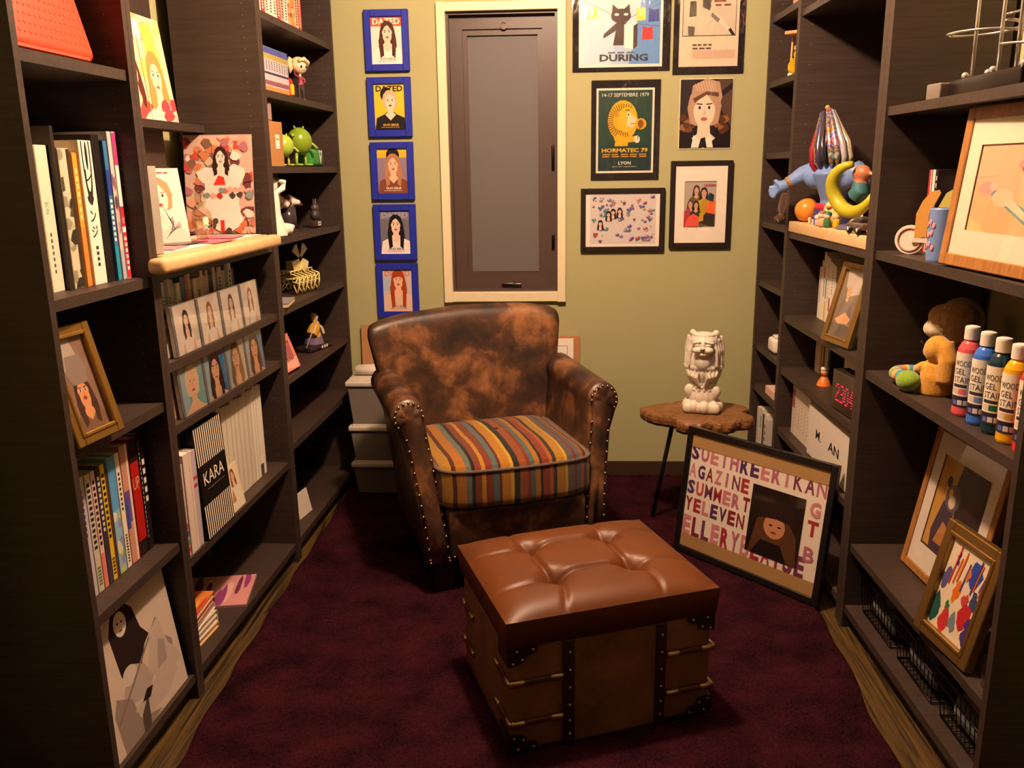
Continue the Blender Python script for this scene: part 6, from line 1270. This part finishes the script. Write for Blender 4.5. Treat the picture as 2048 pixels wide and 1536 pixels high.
# lower shelf: two frames, glass
def a_bears(A):
    A.rect(0, 0, 1, 1, '#c8944a'); A.poly([(.4, 1), (.95, 1), (1, .5), (.8, .1), (.5, .4), (.35, .7)], '#3a2a2c'); A.poly([(.1, .2), (.2, .55), (.4, .6), (.5, .35), (.42, 0), (.15, 0)], '#4a3c4c'); A.ell(.36, .62, .15, .14, '#6a5a64'); A.ell(.36, .58, .07, .07, '#e0ccb0'); A.ell(.22, .76, .05, .06, '#3a3040'); A.ell(.3, .66, .04, .05, '#e0b860'); A.poly([(.2, .1), (.3, .35), (.45, .3), (.5, .1)], '#b87a48'); A.ell(.52, .25, .09, .12, '#8a7a90'); A.blob(.72, .7, .16, .14, '#4a3830'); A.poly([(.78, .3), (.92, .36), (.9, .22)], '#e0b050'); A.rect(0, 0, 1, .02, '#5a3a28')
framed('picture_frame', 'brown wooden frame with white mat around a picture of two dark animals', 'picture frame', .345, .40, .022, .02, '#6a4a2a', 'oak', at('R', 2.055, .125, .2645), (R(-10), 0, RZ['R']+R(2)), a_bears, (.04, .04, .06, .05), '#e0d2c2')
def a_child(A):
    A.rect(0, 0, 1, 1, '#ecd8bc'); r = random.Random(4)
    for x, y, c, s in ((.12, .55, '#5a5a88', .1), (.1, .2, '#2a5a50', .14), (.25, .8, '#5a3a8a', .04), (.42, .5, '#e07020', .1), (.36, .3, '#3a7a3c', .05), (.36, .16, '#c83a38', .13), (.55, .2, '#7a8a98', .08), (.75, .3, '#c02c34', .14), (.7, .75, '#2c4aa8', .14), (.9, .2, '#4a3a80', .1), (.65, .5, '#c8484c', .06), (.85, .5, '#3a4870', .08), (.58, .72, '#d8783c', .05)):
        for k in range(5): A.blob(x+r.uniform(-.03, .03), y+r.uniform(-.06, .06), s*.7, s*.75, c, 8, .4)
    for k in range(9): x = r.uniform(.1, .9); A.line(x, r.uniform(.5, .7), x+.05, r.uniform(.8, .95), .025, r.choice(['#c83a38', '#5a3a8a', '#e07020', '#2c4aa8']))
framed('picture_frame', 'gold framed bright painted childlike print in front of the brown frame', 'picture frame', .205, .27, .027, .022, '#94703a', 'gold', at('R', 1.775, .02, .2645), (R(-13), 0, RZ['R']+R(6)), a_child, lip=('#94703a', .004, .003))
e = empty('glass_tumbler', at('R', 1.63, .05, .2625), RZ['R'], 'small clear glass with dark contents on the lower right shelf', 'glass'); MB().lathe([(0, 0), (.022, 0), (.028, .06), (.026, .06), (.02, .005), (0, .005)], '#d8d8d8', 20).build('tumbler', 'glass', e); MB().rbox((0, 0, .018), (.02, .02, .024), .006, '#2c3450').build('contents', 'gloss', e)
# wire baskets under it
for i, y in enumerate((2.2, 1.955, 1.71)):
    e = empty('wire_basket', at('R', y, .13, .0705), RZ['R'], ['black wire basket beside the poster frame', 'middle black wire basket on the lowest shelf', 'black wire basket holding a striped cloth'][i], 'basket', 'wire baskets on the lowest right shelf')
    w_, d_, h_ = .22, .2, .12
    for z, k in ((.004, .88), (h_, 1), (h_*.72, .97)):
        MB().tube([(sx*w_/2*k, sy*d_/2*k, z) for sx, sy in ((-1, -1), (1, -1), (1, 1), (-1, 1))], .0025 if z < h_ else .004, '#241c1a', 8, closed=True).build('rim', 'metal', e)
    m = MB()
    for k in range(11): x = (-.5+k/10)*w_; m.tube([(x, -d_/2, h_), (x*.88, -d_/2*.88, .004), (x*.88, d_/2*.88, .004), (x, d_/2, h_)], .0013, '#241c1a', 5)
    for k in range(9): y_ = (-.5+k/8)*d_; m.tube([(-w_/2, y_, h_), (-w_/2*.88, y_*.88, .004), (w_/2*.88, y_*.88, .004), (w_/2, y_, h_)], .0013, '#241c1a', 5)
    m.build('wire_mesh', 'metal', e)
    cm = MB(); 
    cm.rbox((0, 0, .045), (.17, .15, .07), .025, ['#2a2420', '#241e1c', '#4a4640'][i]); cm.rbox((.02, -.03, .08), (.1, .06, .03), .012, ['#3a302a', '#332a26', '#7a3a34'][i]); cm.build('folded_cloth', 'fabric', e)
